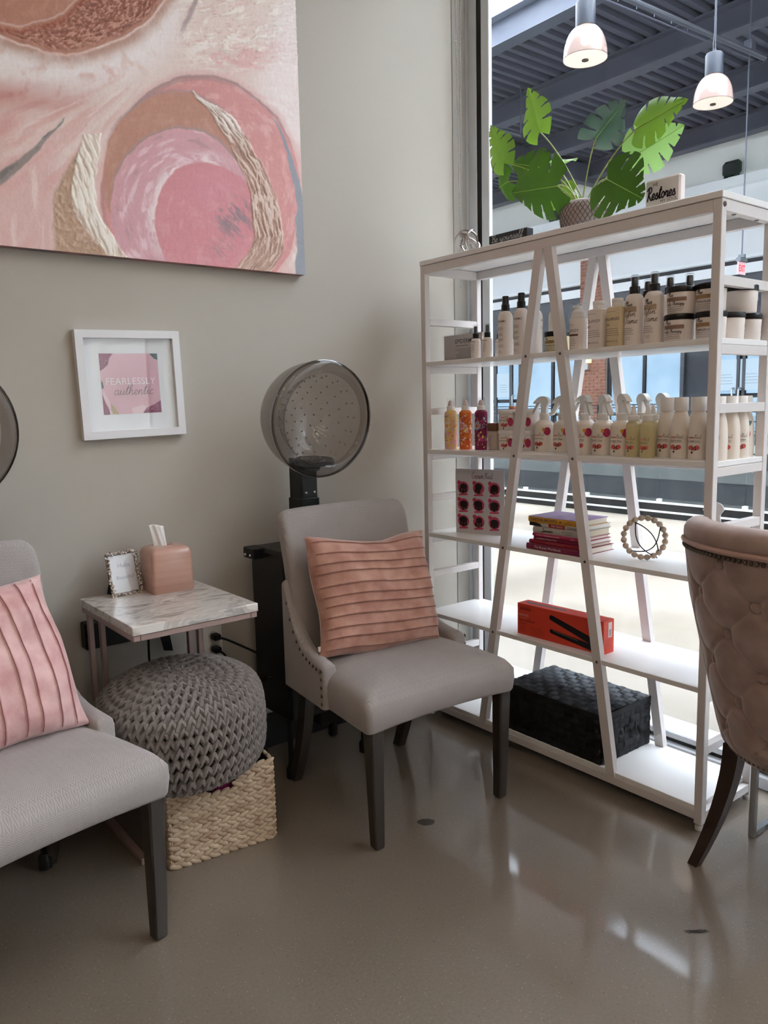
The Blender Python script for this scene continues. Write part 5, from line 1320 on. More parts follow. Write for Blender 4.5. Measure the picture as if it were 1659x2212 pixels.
# ---- trigger sprays
CRM = mat('lotion_white', '#e7dccf', .3, coat=.4); TRG = mat('translucent_trigger', '#e9e9e8', .35, sss=.2)
def trigger_bottle():
    t = thing('trigger_spray', '', 'bottle'); r = .0345; hb = .112
    MB().lathe(catmull([(r*.93, 0), (r, .006), (r, hb*.45), (r*.99, hb*.76), (r*.90, hb*.89), (r*.62, hb*.97), (.016, hb)], 3), 28).build('body', CRM, t)
    MB().lathe([(.0165, hb-.002), (.0175, hb), (.0175, hb+.020), (.014, hb+.022)], 18).build('collar', WPC, t)
    zz = hb+.022
    head = catmull([(-.012, 0), (-.010, .020), (-.016, .030), (-.020, .040), (-.012, .054), (.004, .060), (.020, .056), (.034, .044), (.040, .036), (.034, .034), (.024, .040), (.012, .036), (.010, .020), (.011, 0)], 3)
    MB().prism(head, lambda a, b, d: (-a, d, zz+b), -.009, .009).build('spray_head', TRG, t)
    trig = catmull([(.010, .036), (.016, .034), (.026, .020), (.036, .002), (.046, -.008), (.048, -.002), (.040, .012), (.032, .028), (.026, .038)], 3)
    MB().prism(trig, lambda a, b, d: (-a, d, zz+b), -.007, .007).build('trigger', TRG, t)
    range_label(t, cyl(r, .0006), .052, .012, "SprayN' Play", (.034, .072, .0125), .95); return t
tr = trigger_bottle(); GS = 'white trigger spray bottles'
lab = lambda s_: 'white trigger spray bottle '+s_
fr_ = [((2.139+.034, 1.826), 2.0, 'beside the hair pudding tubs'), ((2.133+.034, 1.738), 2.0, 'in the gap between the crossed slats'), ((2.112+.034, 1.632), 3.6, 'just behind the second slat'), ((2.106+.034, 1.556), 3.6, 'second from the oil bottles'), ((2.099+.034, 1.479), 3.6, 'next to the yellow oil bottles')]
for (x, y), a, s_ in fr_: 
    o = place(tr, (x, y, Z3), lab(s_), group=GS, rz=0)
# heads turned by swivelling the head parts about the neck
for o in [q for q in COL.objects if q.name.startswith('trigger_spray') and q.parent is None]:
    for ch in o.children:
        if ch.name.startswith(('spray_head', 'trigger')): ch.rotation_euler = (0, 0, -1.35 if o.location.y > 1.7 else 1.15)
for i, (y, a) in enumerate(((1.790, -1.2), (1.705, -1.2), (1.628, 1.2), (1.555, 1.2), (1.482, 1.2), (1.412, 1.2))):
    o = dup(tr, (2.245, y, Z3), 0.0, label='white trigger spray bottle in the back row against the window', group='white trigger sprays in the back row')
    for ch in o.children:
        if ch.name.startswith(('spray_head', 'trigger')): ch.rotation_euler = (0, 0, a)

# ---- oil bottles
def oil():
    t = thing('oil_bottle', '', 'bottle'); r = .0228; hb = .112
    MB().lathe(catmull([(r*.94, 0), (r, .004), (r, hb*.5), (r, hb*.84), (r*.88, hb*.92), (r*.55, hb)], 3), 24).build('body', mat('golden_oil', '#efe3b4', .08, trans=.5, coat=.6, ior=1.35), t)
    MB().lathe([(r*.72, hb-.002), (r*.76, hb), (r*.76, hb+.015), (r*.5, hb+.017)], 18).build('collar', WPC, t)
    MB().lathe([(r*.42, hb+.016), (r*.36, hb+.026), (r*.20, hb+.040), (r*.14, hb+.046), (0, hb+.047)], 14).build('nozzle', WPC, t)
    range_label(t, cyl(r, .0006), .036, .016, 'HAIR OIL', None, .78); return t
ob = oil(); GO = 'golden oil bottles with white nozzles'
place(ob, (2.091+.023, 1.424, Z3), 'golden oil bottle with white nozzle next to the trigger sprays', group=GO); place(ob, (2.086+.023, 1.371, Z3), 'golden oil bottle with white nozzle next to the conditioner bottles', group=GO)
place(ob, (2.185, 1.402, Z3), 'golden oil bottle hidden behind the two front oil bottles', group=GO)

# ---- conditioner and shampoo bottles
def cond(title):
    t = thing('lotion_bottle', '', 'bottle'); r = .0288; hb = .140
    MB().lathe(catmull([(r*.94, 0), (r, .005), (r, hb*.40), (r*.97, hb*.62), (r*.84, hb*.82), (r*.62, hb*.97), (r*.60, hb)], 3), 26).build('body', CRM, t)
    MB().lathe([(r*.70, hb-.001), (r*.72, hb+.001), (r*.72, hb+.036), (r*.68, hb+.039), (0, hb+.039)], 22).build('cap', WPC, t)
    range_label(t, cyl(r, .0006), .046, .018, title, None, .92); return t
c1_ = cond('CONDITIONER'); c2_ = cond('SHAMPOO'); GC = 'white lotion bottles with white caps'
place(c1_, (2.128+.026, 1.334, Z3), 'white conditioner bottle next to the golden oils', group=GC); place(c1_, (2.098+.028, 1.272, Z3), 'white conditioner bottle next to the shampoo bottles', group=GC)
place(c2_, (2.092+.028, 1.211, Z3), 'white shampoo bottle next to the conditioner bottles', group=GC); place(c2_, (2.085+.028, 1.152, Z3), 'white shampoo bottle partly hidden by the front shelf post', group=GC)
for x, y in ((2.232, 1.335), (2.222, 1.275), (2.215, 1.212)): dup(c2_, (x, y, Z3), label='white lotion bottle in the back row by the window', group='white lotion bottles in the back row')
e1 = dup(c2_, (2.182, 1.152, Z3), label='white lotion bottle between the two end posts, nearer the front post', group=GC)
e2 = dup(c1_, (2.243, 1.156, Z3), .6, label='white lotion bottle in the middle of the shelf end', group=GC)
e3 = dup(c1_, (2.303, 1.172, Z3), label='lotion bottle with teal and coral back label at the shelf end', group=GC)
for ch in list(e3.children):
    if ch.name.startswith(('label_print', 'fruit_art')): bpy.data.objects.remove(ch, do_unlink=True)
for nm, m_, (u, v, s_), a0, a1 in (('teal_spot', TEAL, (.016, .105, .020), PI, 2*PI), ('coral_spot', CORAL, (.014, .066, .019), 0, 2*PI)):
    k = MB(); put_disc(k, cyl(.0288, .0008 if nm[0] == 't' else .0006), u, v, s_, s_, 18, a0, a1); k.build(nm, m_, e3, sharp=0)
s4 = dup(tr, (2.225, 1.205, Z4), 0.0, label='white trigger spray bottle alone at the end of the fourth shelf', group=GS)
for ch in s4.children:
    if ch.name.startswith(('spray_head', 'trigger')): ch.rotation_euler = (0, 0, -1.2)

# ================================================================== FOURTH LEVEL: STYLE CARD, BOOKS, BEAD KNOT
# style card with nine round pictures, standing turned a little to the room
a_ = Vector((2.125, 2.232, Z4)); b_ = Vector((2.188, 2.032, Z4)); ang = math.atan2(b_.x-a_.x, -(b_.y-a_.y))
t = thing('style_card', 'white style menu card with nine round pink hairstyle pictures', 'sign', (a_+b_)/2, ang)
CWd, CHt = (b_-a_).length, .252
MB().box(-.001, .003, -CWd/2, CWd/2, 0, CHt, .0006).build('card', mat('card_silver', '#c9c3c5', .25, coat=.5), t, sharp=0)
F1 = flat(-.001, .0005); F2 = flat(-.001, .0008); F3 = flat(-.001, .0011)
PKC = mat('card_pink', '#b8425c', .45); DKH = mat('card_hair', '#1d1715', .5); SKN = mat('card_skin', '#8a5a48', .5)
kb, kh, ks = MB(), MB(), MB()
rr = random.Random(6)
for i in range(3):
    for j in range(3):
        u = -CWd/2+.034+j*.067; v = .178-i*.066
        put_disc(kb, F1, u, v, .0245, .0245, 24); put_disc(kb, F1, u-.018, v+.020, .0085, .0085, 14)
        put_poly(kb, F3, [(u-.020, v-.031), (u+.018, v-.029), (u+.022, v-.022), (u-.018, v-.024)])
        q = i*3+j
        if q in (3, 7, 2): put_disc(ks, F2, u+.004, v-.006, .009, .013, 14)
        put_disc(kh, F2 if q not in (3, 7, 2) else flat(-.001, .00095), u+rr.uniform(-.003, .003), v+rr.uniform(.0, .006), rr.uniform(.013, .019), rr.uniform(.010, .016), 14)
        for s_ in (-1, 1):
            if rr.random() < .7: put_disc(kh, F2, u+s_*.012, v-.009, .0045, .010, 10)
        put_disc(kh, F2, u, v-.014, .008, .008, 10)
kb.build('pink_round', PKC, t, sharp=0, kind='stuff'); kh.build('hair_picture', DKH, t, sharp=0, kind='stuff'); ks.build('face_picture', SKN, t, sharp=0, kind='stuff')
k = MB(); put_script(k, 'Crown', F1, (-.033, .216), .026, width=.052, stroke=.06); k.build('crown_lettering', mat('card_plum', '#8a3048', .5), t, sharp=0)
k = MB(); put_script(k, 'Kid', F1, (.022, .216), .024, width=.034, stroke=.06); k.build('kid_lettering', INK, t, sharp=0)
k = MB(); put_lines(k, F1, -.03, -.026, .249, .1, 0, .001); 
for s_ in ([(-.030, .243), (-.026, .2495)], [(-.026, .2495), (-.022, .2455)], [(-.022, .2455), (-.018, .2505)], [(-.018, .2505), (-.013, .2455)], [(-.013, .2455), (-.0085, .249)], [(-.0085, .249), (-.011, .2425)], [(-.030, .243), (-.028, .239)], [(-.011, .2425), (-.012, .2395)]):
    (u0, v0), (u1, v1) = s_; put_poly(k, F1, [(u0, v0), (u1, v1), (u1, v1+.001), (u0, v0+.001)])
k.build('crown_mark', mat('card_rose', '#c59aa2', .5), t, sharp=0, kind='stuff')
MB().box(.003, .06, -.03, .03, 0, .002).build('foot', CLR, t, sharp=0)

# books: spines face the room, tails face -Y
PAGE = mat('book_pages', '#e4dccb', .8, bump=(1, .1), stretch=None)
books = [ # thickness, y far(left) end, spine length, depth, cover, label, spine text
 (.0215, 1.800, .225, .190, '#7c2748', 'plum beauty workbook at the bottom of the book stack', 'beauty'),
 (.0125, 1.790, .215, .170, '#8e1f2e', 'dark red paperback second from the bottom of the stack', 'plain'),
 (.0145, 1.772, .205, .155, '#7e1f3f', 'wine red book in the middle of the stack', 'mane'),
 (.0115, 1.772, .205, .155, '#a82450', 'thin crimson book under the grey spined book', 'miracle'),
 (.0220, 1.773, .205, .155, '#b4afaa', 'grey spined book with black brush lettering', 'miko'),
 (.0150, 1.790, .215, .165, '#cdc8c2', 'white and red spined book near the top of the stack', 'hair'),
 (.0200, 1.790, .215, .155, '#c8942a', 'yellow spined book with violet cover on top of the stack', 'tabitha')]
z = Z4
for i, (th, yl, L, dp, c, lab, kind) in enumerate(books):
    x0 = 2.048+.006*((i*7) % 3)/2; ym = yl-L/2
    t = thing('book', lab, 'book', (x0+dp/2, ym, z), math.radians((0.5, -1.0, .8, -.5, 1.0, -1.2, 1.5)[i]), group='books stacked on the fourth shelf')
    cm = mat('cover_'+kind, c, .35); top = mat('cover_violet', '#8f74b8', .3, var=(18, '#b9a0cf', 2)) if kind == 'tabitha' else cm
    cv = .0016
    MB().box(-dp/2+.002, dp/2, -L/2, L/2, 0, cv).build('back_cover', cm, t, sharp=0); MB().box(-dp/2+.002, dp/2, -L/2, L/2, th-cv-.0003, th-.0003).build('front_cover', top, t, sharp=0)
    MB().grid(lambda u, v: (-dp/2+.003-.003*math.sin(PI*v), -L/2+L*u, (th-.0003)*v), 2, 9).build('spine', cm, t, sharp=60)
    MB().box(-dp/2+.003, dp/2-.004, -L/2+.003, L/2-.003, cv, th-cv-.0003).build('pages', mat('pages_%d' % (i % 3), ('#e6dfd2', '#dcd2bd', '#efece6')[i % 3], .8), t, sharp=0)
    f = lambda u, v: (-dp/2-.0008, -u, v); k = MB(); ink = INK
    if kind == 'tabitha': put_text(k, 'TABITHA BROWN', f, .0135, (-.042, th*.30), width=.112, bold=.008); put_text(k, 'I Did a', f, .006, (.062, th*.55)); put_text(k, 'New Thing', f, .006, (.062, th*.22)); put_disc(k, f, .028, th*.48, .003); ink = mat('ink_violet', '#3b2a4a', .5)
    if kind == 'hair': put_lines(k, f, .055, .10, th*.62, th*.3, 2, .0025, 2)
    if kind == 'miko': put_script(k, "Jessie's", f, (-.062, th*.32), .011, width=.046, stroke=.16); put_text(k, 'MIKO BRANCH', f, .0068, (.045, th*.52)); put_text(k, 'TITI BRANCH', f, .0055, (.05, th*.22))
    if kind == 'miracle': put_text(k, 'WHEN THE MIRACLE DROPS', f, .006, (-.035, th*.3), width=.10); put_text(k, 'Jessica', f, .006, (.07, th*.3)); ink = mat('ink_cream', '#d9c3c0', .5)
    if kind == 'mane': put_text(k, 'A MANE ATTRACTION', f, .0068, (-.045, th*.32), width=.085); ink = mat('ink_cream', '#d9c3c0', .5)
    if kind == 'plain': put_lines(k, f, -.03, .05, th*.5, .01, 1, .002, 2); ink = mat('ink_rose', '#b9686c', .5)
    if kind == 'beauty': put_text(k, 'The Beauty Workbook', f, .0125, (-.02, th*.32), width=.115); ink = mat('ink_white', '#dccfd0', .5)
    k.build('spine_lettering', ink, t, sharp=0)
    if kind == 'hair':
        k = MB(); put_poly(k, lambda u, v: (-dp/2-.0007, -u, v), [(-.022, .001), (.048, .001), (.048, th-.0015), (-.022, th-.0015)]); k.build('red_panel', mat('panel_red', '#a33a38', .4), t, sharp=0)
        k = MB(); put_text(k, 'Hair Story', lambda u, v: (-dp/2-.0012, -u, v), .011, (.013, th*.32)); k.build('title', mat('ink_white', '#dccfd0', .5), t, sharp=0)
        k = MB(); put_poly(k, lambda u, v: (-dp/2-.0007, -u, v), [(-.107, .001), (-.05, .001), (-.06, th*.6), (-.08, th-.002), (-.107, th-.002)]); k.build('dark_panel', mat('panel_dark', '#2a2422', .4), t, sharp=0)
    z += th
# wooden bead ring with black wire
t = thing('bead_ornament', 'pale wooden bead ring crossed by black wire on the fourth shelf', 'ornament', (2.150, y_at(1392, 2.150, Z4+.085), Z4), math.radians(28))
WOOD = mat('pale_wood_bead', '#c3b19f', .6, var=(60, '#b3a08d', 3)); RB = .063; rb = .0098
bm_ = MB().lathe(catmull([(.002, -rb), (rb*.6, -rb*.82), (rb, 0), (rb*.6, rb*.82), (.002, rb)], 4), 14).mesh('bead', WOOD, 60)
for i in range(20):
    a = 2*PI*(i+.5)/20; inst('bead', bm_, t, (0, RB*math.cos(a), RB+rb+RB*math.sin(a)), (a, 0, 0))
WIRE = mat('black_wire', '#141414', .4, .4)
for ca, cb, bulge in (((-.040, .126), (.046, .018), .026), ((-.026, .130), (.040, .010), -.026), ((.048, .116), (-.052, .030), .040)):
    pts = []
    for i in range(17):
        q = i/16; w_ = math.sin(PI*q)*bulge
        y = ca[0]+(cb[0]-ca[0])*q; zz = ca[1]+(cb[1]-ca[1])*q
        nx, nz = -(cb[1]-ca[1]), cb[0]-ca[0]; l = math.hypot(nx, nz); pts.append((-.018*math.sin(PI*q), -(y+nx/l*w_), zz+nz/l*w_))
    MB().tube(pts, .0018, 7).build('wire_arc', WIRE, t)

# ================================================================== FIFTH LEVEL: ORANGE STYLING IRON BOX
t = thing('styling_iron_box', 'bright orange styling iron box with printed black iron', 'box', (2.071, 1.861, Z5), math.radians(0))
bl, bd, bh = .361, .060, .113
t.rotation_euler = (0, 0, math.atan2(.012, .361))
ORG = mat('orange_card', '#d9432c', .4)
MB().box(0, bd, -bl, 0, 0, bh, .001).build('carton', ORG, t)
f = lambda u, v, d=.0006: (-d, -u, v)
k = MB(); put_text(k, 'amika:', f, .020, (.038, bh*.80), bold=.008); put_lines(k, f, .008, .05, bh*.36, .006, 1, .0022, 3); put_text(k, 'The Confidante', f, .0145, (.044, bh*.44), width=.072); put_lines(k, f, .008, .048, bh*.27, .0062, 4, .0014, 4); put_lines(k, f, .058, .125, bh*.29, .0062, 5, .0014, 5); k.build('lettering', mat('dark_red_ink', '#5a1a14', .5), t, sharp=0)
k = MB(); put_text(k, 'ARMOR', f, .0135, (.028, bh*.60)); k.build('silver_lettering', mat('silver_ink', '#d8a79c', .3, .4), t, sharp=0); k = MB(); put_bar(k, f, .008, .040, bh*.535, .0012); k.build('silver_rule', mat('silver_ink', '#d8a79c', .3, .4), t, sharp=0)
def bar_poly(p, q, w0, w1, n=6):
    d = Vector((q[0]-p[0], q[1]-p[1])).normalized(); nx, ny = -d.y, d.x; pts = []
    for kk in range(n+1):
        a = PI/2+PI*kk/n; pts.append((p[0]+w0*(d.x*math.cos(a)*1.0+nx*math.sin(a)), p[1]+w0*(d.y*math.cos(a)+ny*math.sin(a))))
    pts += [(q[0]-nx*w1, q[1]-ny*w1), (q[0]+nx*w1, q[1]+ny*w1)]; return pts
f2 = lambda u, v: f(u, v, .0009)
k = MB(); put_poly(k, f2, bar_poly((.152, .086), (.345, .030), .0095, .0125)); put_poly(k, f2, bar_poly((.152, .038), (.350, .012), .0075, .0120)); k.build('iron_picture', mat('iron_black', '#17161a', .35), t, sharp=0, kind='stuff')
k = MB(); put_poly(k, lambda u, v: f(u, v, .0012), [(.158, .040), (.262, .0265), (.262, .030), (.158, .0445)]); k.build('plate_picture', mat('iron_plate', '#a58f88', .25, .6), t, sharp=0)
k = MB(); put_poly(k, lambda u, v: (u, -v, bh+.0006), [(.018, .03), (.036, .012), (.038, .18), (.030, .20), (.022, .19)]); k.build('top_picture', mat('iron_grey', '#5d4f50', .35), t, sharp=0)
k = MB(); g = lambda u, v: (u, -bl-.0008, v); put_poly(k, g, [(.026, .055), (.046, .055), (.046, .105), (.026, .105)]); k.build('sticker', mat('sticker_white', '#e0d6d4', .5), t, sharp=0)
k = MB()
for i in range(9): put_bar(k, lambda u, v: (u, -bl-.0012, v), .030, .042, .060+i*.0026, .0012 if i % 3 else .0018, 1)
k.build('barcode', BKC, t, sharp=0, kind='stuff')
k = MB()
for i in range(5): put_bar(k, lambda u, v: (v, -bl-.0007, u), .012, .05, .010+i*.009, .002, 1)
k.build('end_print', mat('orange_dark', '#b8351f', .5), t, sharp=0, kind='stuff')

# ================================================================== BOTTOM LEVEL: BLACK WOVEN STORAGE BOX
t = thing('woven_storage_box', 'black woven strap storage box with lid on the bottom shelf', 'storage box', (2.185, 1.690, Z6))
hx_, hy_, hz_ = .136, .213, .168
STR = mat('black_strap', '#0c0d10', .75, bump=(500, .5, .001), var=(30, '#1d1f25', 2)); STR3 = mat('black_strap_sheen_dim', '#16181d', .7, bump=(500, .5, .001)); STR2 = mat('black_strap_sheen_lit', '#2c3038', .55, bump=(500, .5, .001))  # one black strap; the two lid tones carry its directional sheen as colour
MB().box(-hx_+.003, hx_-.003, -hy_+.003, hy_-.003, 0, hz_-.004).build('liner', mat('black_liner', '#0b0b0d', .9), t, sharp=0)
def weave(o, U, V, N, lu, lv, nu, nv):
    """interlaced flat straps over the rectangle o + U*lu + V*lv"""
    o, U, V, N = Vector(o), Vector(U), Vector(V), Vector(N); wu, wv = lu/nu, lv/nv; A = .0028
    for i in range(nu):       # straps along V
        pts = []; st = nv*4
        for j in range(st+1):
            s_ = j/st*nv; h = A*math.cos(PI*(s_-.5))*(1 if i % 2 else -1)*(-1)
            c = o+U*((i+.5)*wu)+V*(lv*j/st)+N*(.003+A*math.sin(PI*s_)*(1 if i % 2 else -1))
            pts.append((c-U*(wu*.46), c+U*(wu*.46)))
        m_ = MB(); m_.add([p for pr_ in pts for p in pr_], [(2*k_, 2*k_+1, 2*k_+3, 2*k_+2) for k_ in range(st)]); yield m_
    for j in range(nv):
        pts = []; st = nu*4
        for i in range(st+1):
            s_ = i/st*nu; c = o+V*((j+.5)*wv)+U*(lu*i/st)+N*(.003-A*math.sin(PI*s_)*(1 if j % 2 else -1))
            pts.append((c-V*(wv*.46), c+V*(wv*.46)))
        m_ = MB(); m_.add([p for pr_ in pts for p in pr_], [(2*k_, 2*k_+1, 2*k_+3, 2*k_+2) for k_ in range(st)]); yield m_
for i, m_ in enumerate(weave((-hx_, -hy_, hz_), (1, 0, 0), (0, 1, 0), (0, 0, 1), 2*hx_, 2*hy_, 9, 14)): m_.build('lid_strap', STR2 if i >= 9 else STR3, t, sharp=60)
for m_ in weave((-hx_, -hy_, 0), (1, 0, 0), (0, 0, 1), (0, -1, 0), 2*hx_, hz_-.012, 9, 6): m_.build('side_strap', STR, t, sharp=60)
for m_ in weave((-hx_, -hy_, 0), (0, 1, 0), (0, 0, 1), (-1, 0, 0), 2*hy_, hz_-.012, 14, 6): m_.build('front_strap', STR, t, sharp=60)
MB().box(-hx_-.005, hx_+.005, -hy_-.006, -hy_-.002, hz_-.016, hz_+.004, .001).build('lid_edge', STR, t)
MB().box(-hx_-.006, -hx_-.002, -hy_-.005, hy_+.005, hz_-.016, hz_+.004, .001).build('lid_edge', STR, t)
hp = []
for i in range(13):
    a = PI*i/12; hp.append((.022*math.cos(a)+.03, -hy_-.008-.018*math.sin(a), .085-.026*math.sin(a)))
k = MB(); vs = []
for p in hp: vs += [(p[0], p[1], p[2]-.007), (p[0], p[1], p[2]+.007)]
k.add(vs, [(2*i, 2*i+2, 2*i+3, 2*i+1) for i in range(12)]); k.build('handle', STR2, t, sharp=60)

# ================================================================== TOP OF THE SHELF
# brushed metal orb of looping bands
oc = Vector((2.130, y_at(1011, 2.13, 1.845), TOPZ)); RO = .052
t = thing('metal_orb', 'brushed silver orb sculpture of looping bands on the shelf top', 'ornament', oc)
SILV = mat('brushed_silver', '#b5aca6', .28, .95)
for ax, rz_ in (((.3, .2), .2), ((1.25, .3), .9), ((.8, -.9), 2.0), ((1.5, 1.2), 2.9)):
    R = Matrix.Rotation(rz_, 3, 'Z') @ Matrix.Rotation(ax[0], 3, 'X') @ Matrix.Rotation(ax[1], 3, 'Y')
    pts = []
    for i in range(40):
        a = 2*PI*i/40; p = Vector((math.cos(a), math.sin(a), .42*math.cos(2*a))).normalized()*(RO-.005)
        pts.append(R@p+Vector((0, 0, RO)))
    MB().tube(pts, .0042, 8, closed=True).build('band', SILV, t)
# black block sign
x = 2.20; y0_, y1_ = y_at(1056, x, 1.85), y_at(1138, x, 1.86)
t = thing('block_sign', 'black wooden block sign with white handwriting on the shelf top', 'sign', (x, (y0_+y1_)/2, TOPZ)); hw = (y0_-y1_)/2
MB().box(0, .035, -hw, hw, 0, .074, .0015).build('block', mat('sign_black', '#17171a', .5), t)
k = MB(); put_script(k, 'Be yourself', flat(0, .0006), (-hw*.86, .047), .026, width=hw*1.66, stroke=.055, slant=.4); k.build('lettering', mat('sign_white_ink', '#cfcac4', .5), t, sharp=0)
# white block sign
x = 2.135; y0_, y1_ = y_at(1393, x, 1.86), y_at(1469, x, 1.86)
t = thing('block_sign', 'white square block sign with dark hand lettering on the shelf top', 'sign', (x, (y0_+y1_)/2, TOPZ)); hw = (y0_-y1_)/2
MB().box(0, .030, -hw, hw, 0, .1005, .005).build('block', mat('sign_cream', '#d8ccc5', .5), t)
k = MB(); f = flat(0, .0006); put_script(k, 'Restores', f, (-hw*.86, .043), .036, width=hw*1.62, stroke=.12, slant=.25); k.build('script_lettering', mat('sign_ink', '#26202e', .5), t, sharp=0)
k = MB(); put_text(k, 'HE', f, .014, (-hw*.38, .080)); k.build('lettering', mat('sign_ink2', '#4a4046', .5), t, sharp=0); k = MB(); put_text(k, 'MY SOUL', f, .0125, (hw*.38, .030), width=hw*.95); k.build('lettering', mat('sign_ink2', '#4a4046', .5), t, sharp=0)

# ---- ceramic pot with monstera
x = 2.155; yp_ = y_at(1260, x, 1.86)
pl = thing('potted_monstera', 'artificial monstera plant in a diamond patterned ceramic pot', 'plant', (x, yp_, TOPZ))
CERA = mat('taupe_ceramic', '#a99a94', .4); CERB = mat('ceramic_groove', '#5f5552', .6)
pot = [(.055, 0), (.066, .006), (.073, .036), (.074, .056), (.070, .074), (.060, .088), (.054, .094), (.050, .094), (.050, .084)]
pc = catmull(pot, 4); pobj = MB().lathe(pc, 40).build('pot', CERA, pl)
def pot_r(z):
    for (r0, z0), (r1, z1) in zip(pc[:-1], pc[1:]):
        if z0 <= z <= z1 and z1 > z0: return r0+(r1-r0)*(z-z0)/(z1-z0)
    return .07
g = MB()
for row in range(7):
    z0 = .005+row*.0114
    for i in range(30):
        a0 = 2*PI*(i+.5*(row % 2))/30
        for s_ in (-1, 1):
            pts = []
            for q in (0, .5, 1):
                zz = z0+.0114*q; a = a0+s_*PI/30*(1-q); r = pot_r(zz)+.0006; pts.append((r*math.cos(a), r*math.sin(a), zz))
            g.tube(pts, .0010, 4, caps=False)
g.build('diamond_relief', CERB, pobj, kind='stuff')
MB().lathe([(0, .080), (.050, .080)], 20).build('moss', mat('pot_moss', '#4c4334', .9), pl)
def leaf_mat(name, c, c2, c3):
    m = bpy.data.materials.new(name); m.use_nodes = True; nt = m.node_tree; b = nt.nodes['Principled BSDF']; b.inputs['Roughness'].default_value = .38
    tc = nt.nodes.new('ShaderNodeTexCoord'); no = nt.nodes.new('ShaderNodeTexNoise'); no.inputs['Scale'].default_value = 22; nt.links.new(tc.outputs['Object'], no.inputs['Vector'])
    mx = nt.nodes.new('ShaderNodeMix'); mx.data_type = 'RGBA'; nt.links.new(no.outputs['Fac'], mx.inputs['Factor']); mx.inputs['A'].default_value = (*hexc(c), 1); mx.inputs['B'].default_value = (*hexc(c2), 1)
    nt.links.new(mx.outputs['Result'], b.inputs['Base Color'])
    tr_ = nt.nodes.new('ShaderNodeBsdfTranslucent'); tr_.inputs['Color'].default_value = (*hexc(c3), 1); ms = nt.nodes.new('ShaderNodeMixShader'); ms.inputs['Fac'].default_value = .30
    nt.links.new(b.outputs[0], ms.inputs[1]); nt.links.new(tr_.outputs[0], ms.inputs[2]); nt.links.new(ms.outputs[0], nt.nodes['Material Output'].inputs['Surface']); return m
LG = leaf_mat('leaf_green', '#40661f', '#587f2a', '#86ac38'); LD = leaf_mat('leaf_deep', '#24410f', '#31541a', '#4d7420'); LB = leaf_mat('leaf_blue', '#2b3d33', '#415648', '#3a5542'); LL = leaf_mat('leaf_pale', '#5d8748', '#77a05c', '#9cc26a')
VEIN = mat('leaf_vein', '#9bb860', .5); STEM = mat('stem_green', '#a3ad5e', .5, var=(30, '#8b9a4a'))
def monstera(base, tip, normal, width, m, cup=.25, slits=5, fold=0.0, seed=0, label=None, sag=.0):
    """leaf blade from the stem joint 'base' to 'tip' with side slits; normal = facing direction"""
    base, tip = Vector(base), Vector(tip); Yv = tip-base; L = Yv.length; Yv.normalize(); N = Vector(normal); N = (N-Yv*N.dot(Yv)).normalized(); Xv = Yv.cross(N)
    r = random.Random(seed); NS, NT = 120, 12
    def P(s_, t_, side):
        # side veins sweep from backward (base lobes) to forward (tip)
        an = math.radians(152-122*s_**.70); mid = s_*L*.97
        prof = width*(1.0-.55*s_**1.6)*(1-s_**7)*(.80+.28*math.sin(PI*min(1, s_*1.6)))
        u = prof*t_*math.sin(an)*(1.0+.25*(1-s_)); v = mid+prof*t_*math.cos(an)*.62
        h = cup*prof*t_*t_*-.6+fold*u*1.0+.004*math.sin(9*s_+seed)*t_-sag*s_*s_*L
        return base+Xv*(side*u)+Yv*v+N*h
    mb = MB()
    for side in (-1, 1):
        idx = {}
        offs = r.uniform(-.03, .03)
        for i in range(NS+1):
            for j in range(NT+1): idx[i, j] = len(mb.v); mb.v.append(tuple(P(i/NS, j/NT, side)))
        for i in range(NS):
            s_ = (i+.5)/NS; ph = ((s_-.12+offs)*slits/.80); inside = 0 <= ph < slits; fr_ = ph % 1.0; lim = .40+.18*((int(max(ph, 0))*7+seed) % 3)/2
            for j in range(NT):
                t_ = (j+.5)/NT
                wdt = .03+.09*max(0, (t_-lim)/.5)
                if inside and t_ > lim and abs(fr_-.5) < wdt: continue
                mb.f.append((idx[i, j], idx[i+1, j], idx[i+1, j+1], idx[i, j+1]))
    o = mb.build('leaf', m, pl, sharp=0); o.data.polygons.foreach_set('use_smooth', [True]*len(o.data.polygons))
    pts = [Vector(P(s_/10, 0, 1))+N*.0012 for s_ in range(11)]
    MB().tube(pts, [.0016*(1-k*.07) for k in range(11)], 5).build('midrib', VEIN, o)
    return o
base_w = Vector((x, yp_, TOPZ))
Ninv = lambda p: p-base_w
def wpt(px, py, X): return Ninv(onx(px, py, X))
toward = lambda X, px=1260, py=330: (CO-onx(px, py, X)).normalized()
tc_ = toward(2.15)
right = _r2; up = _u2
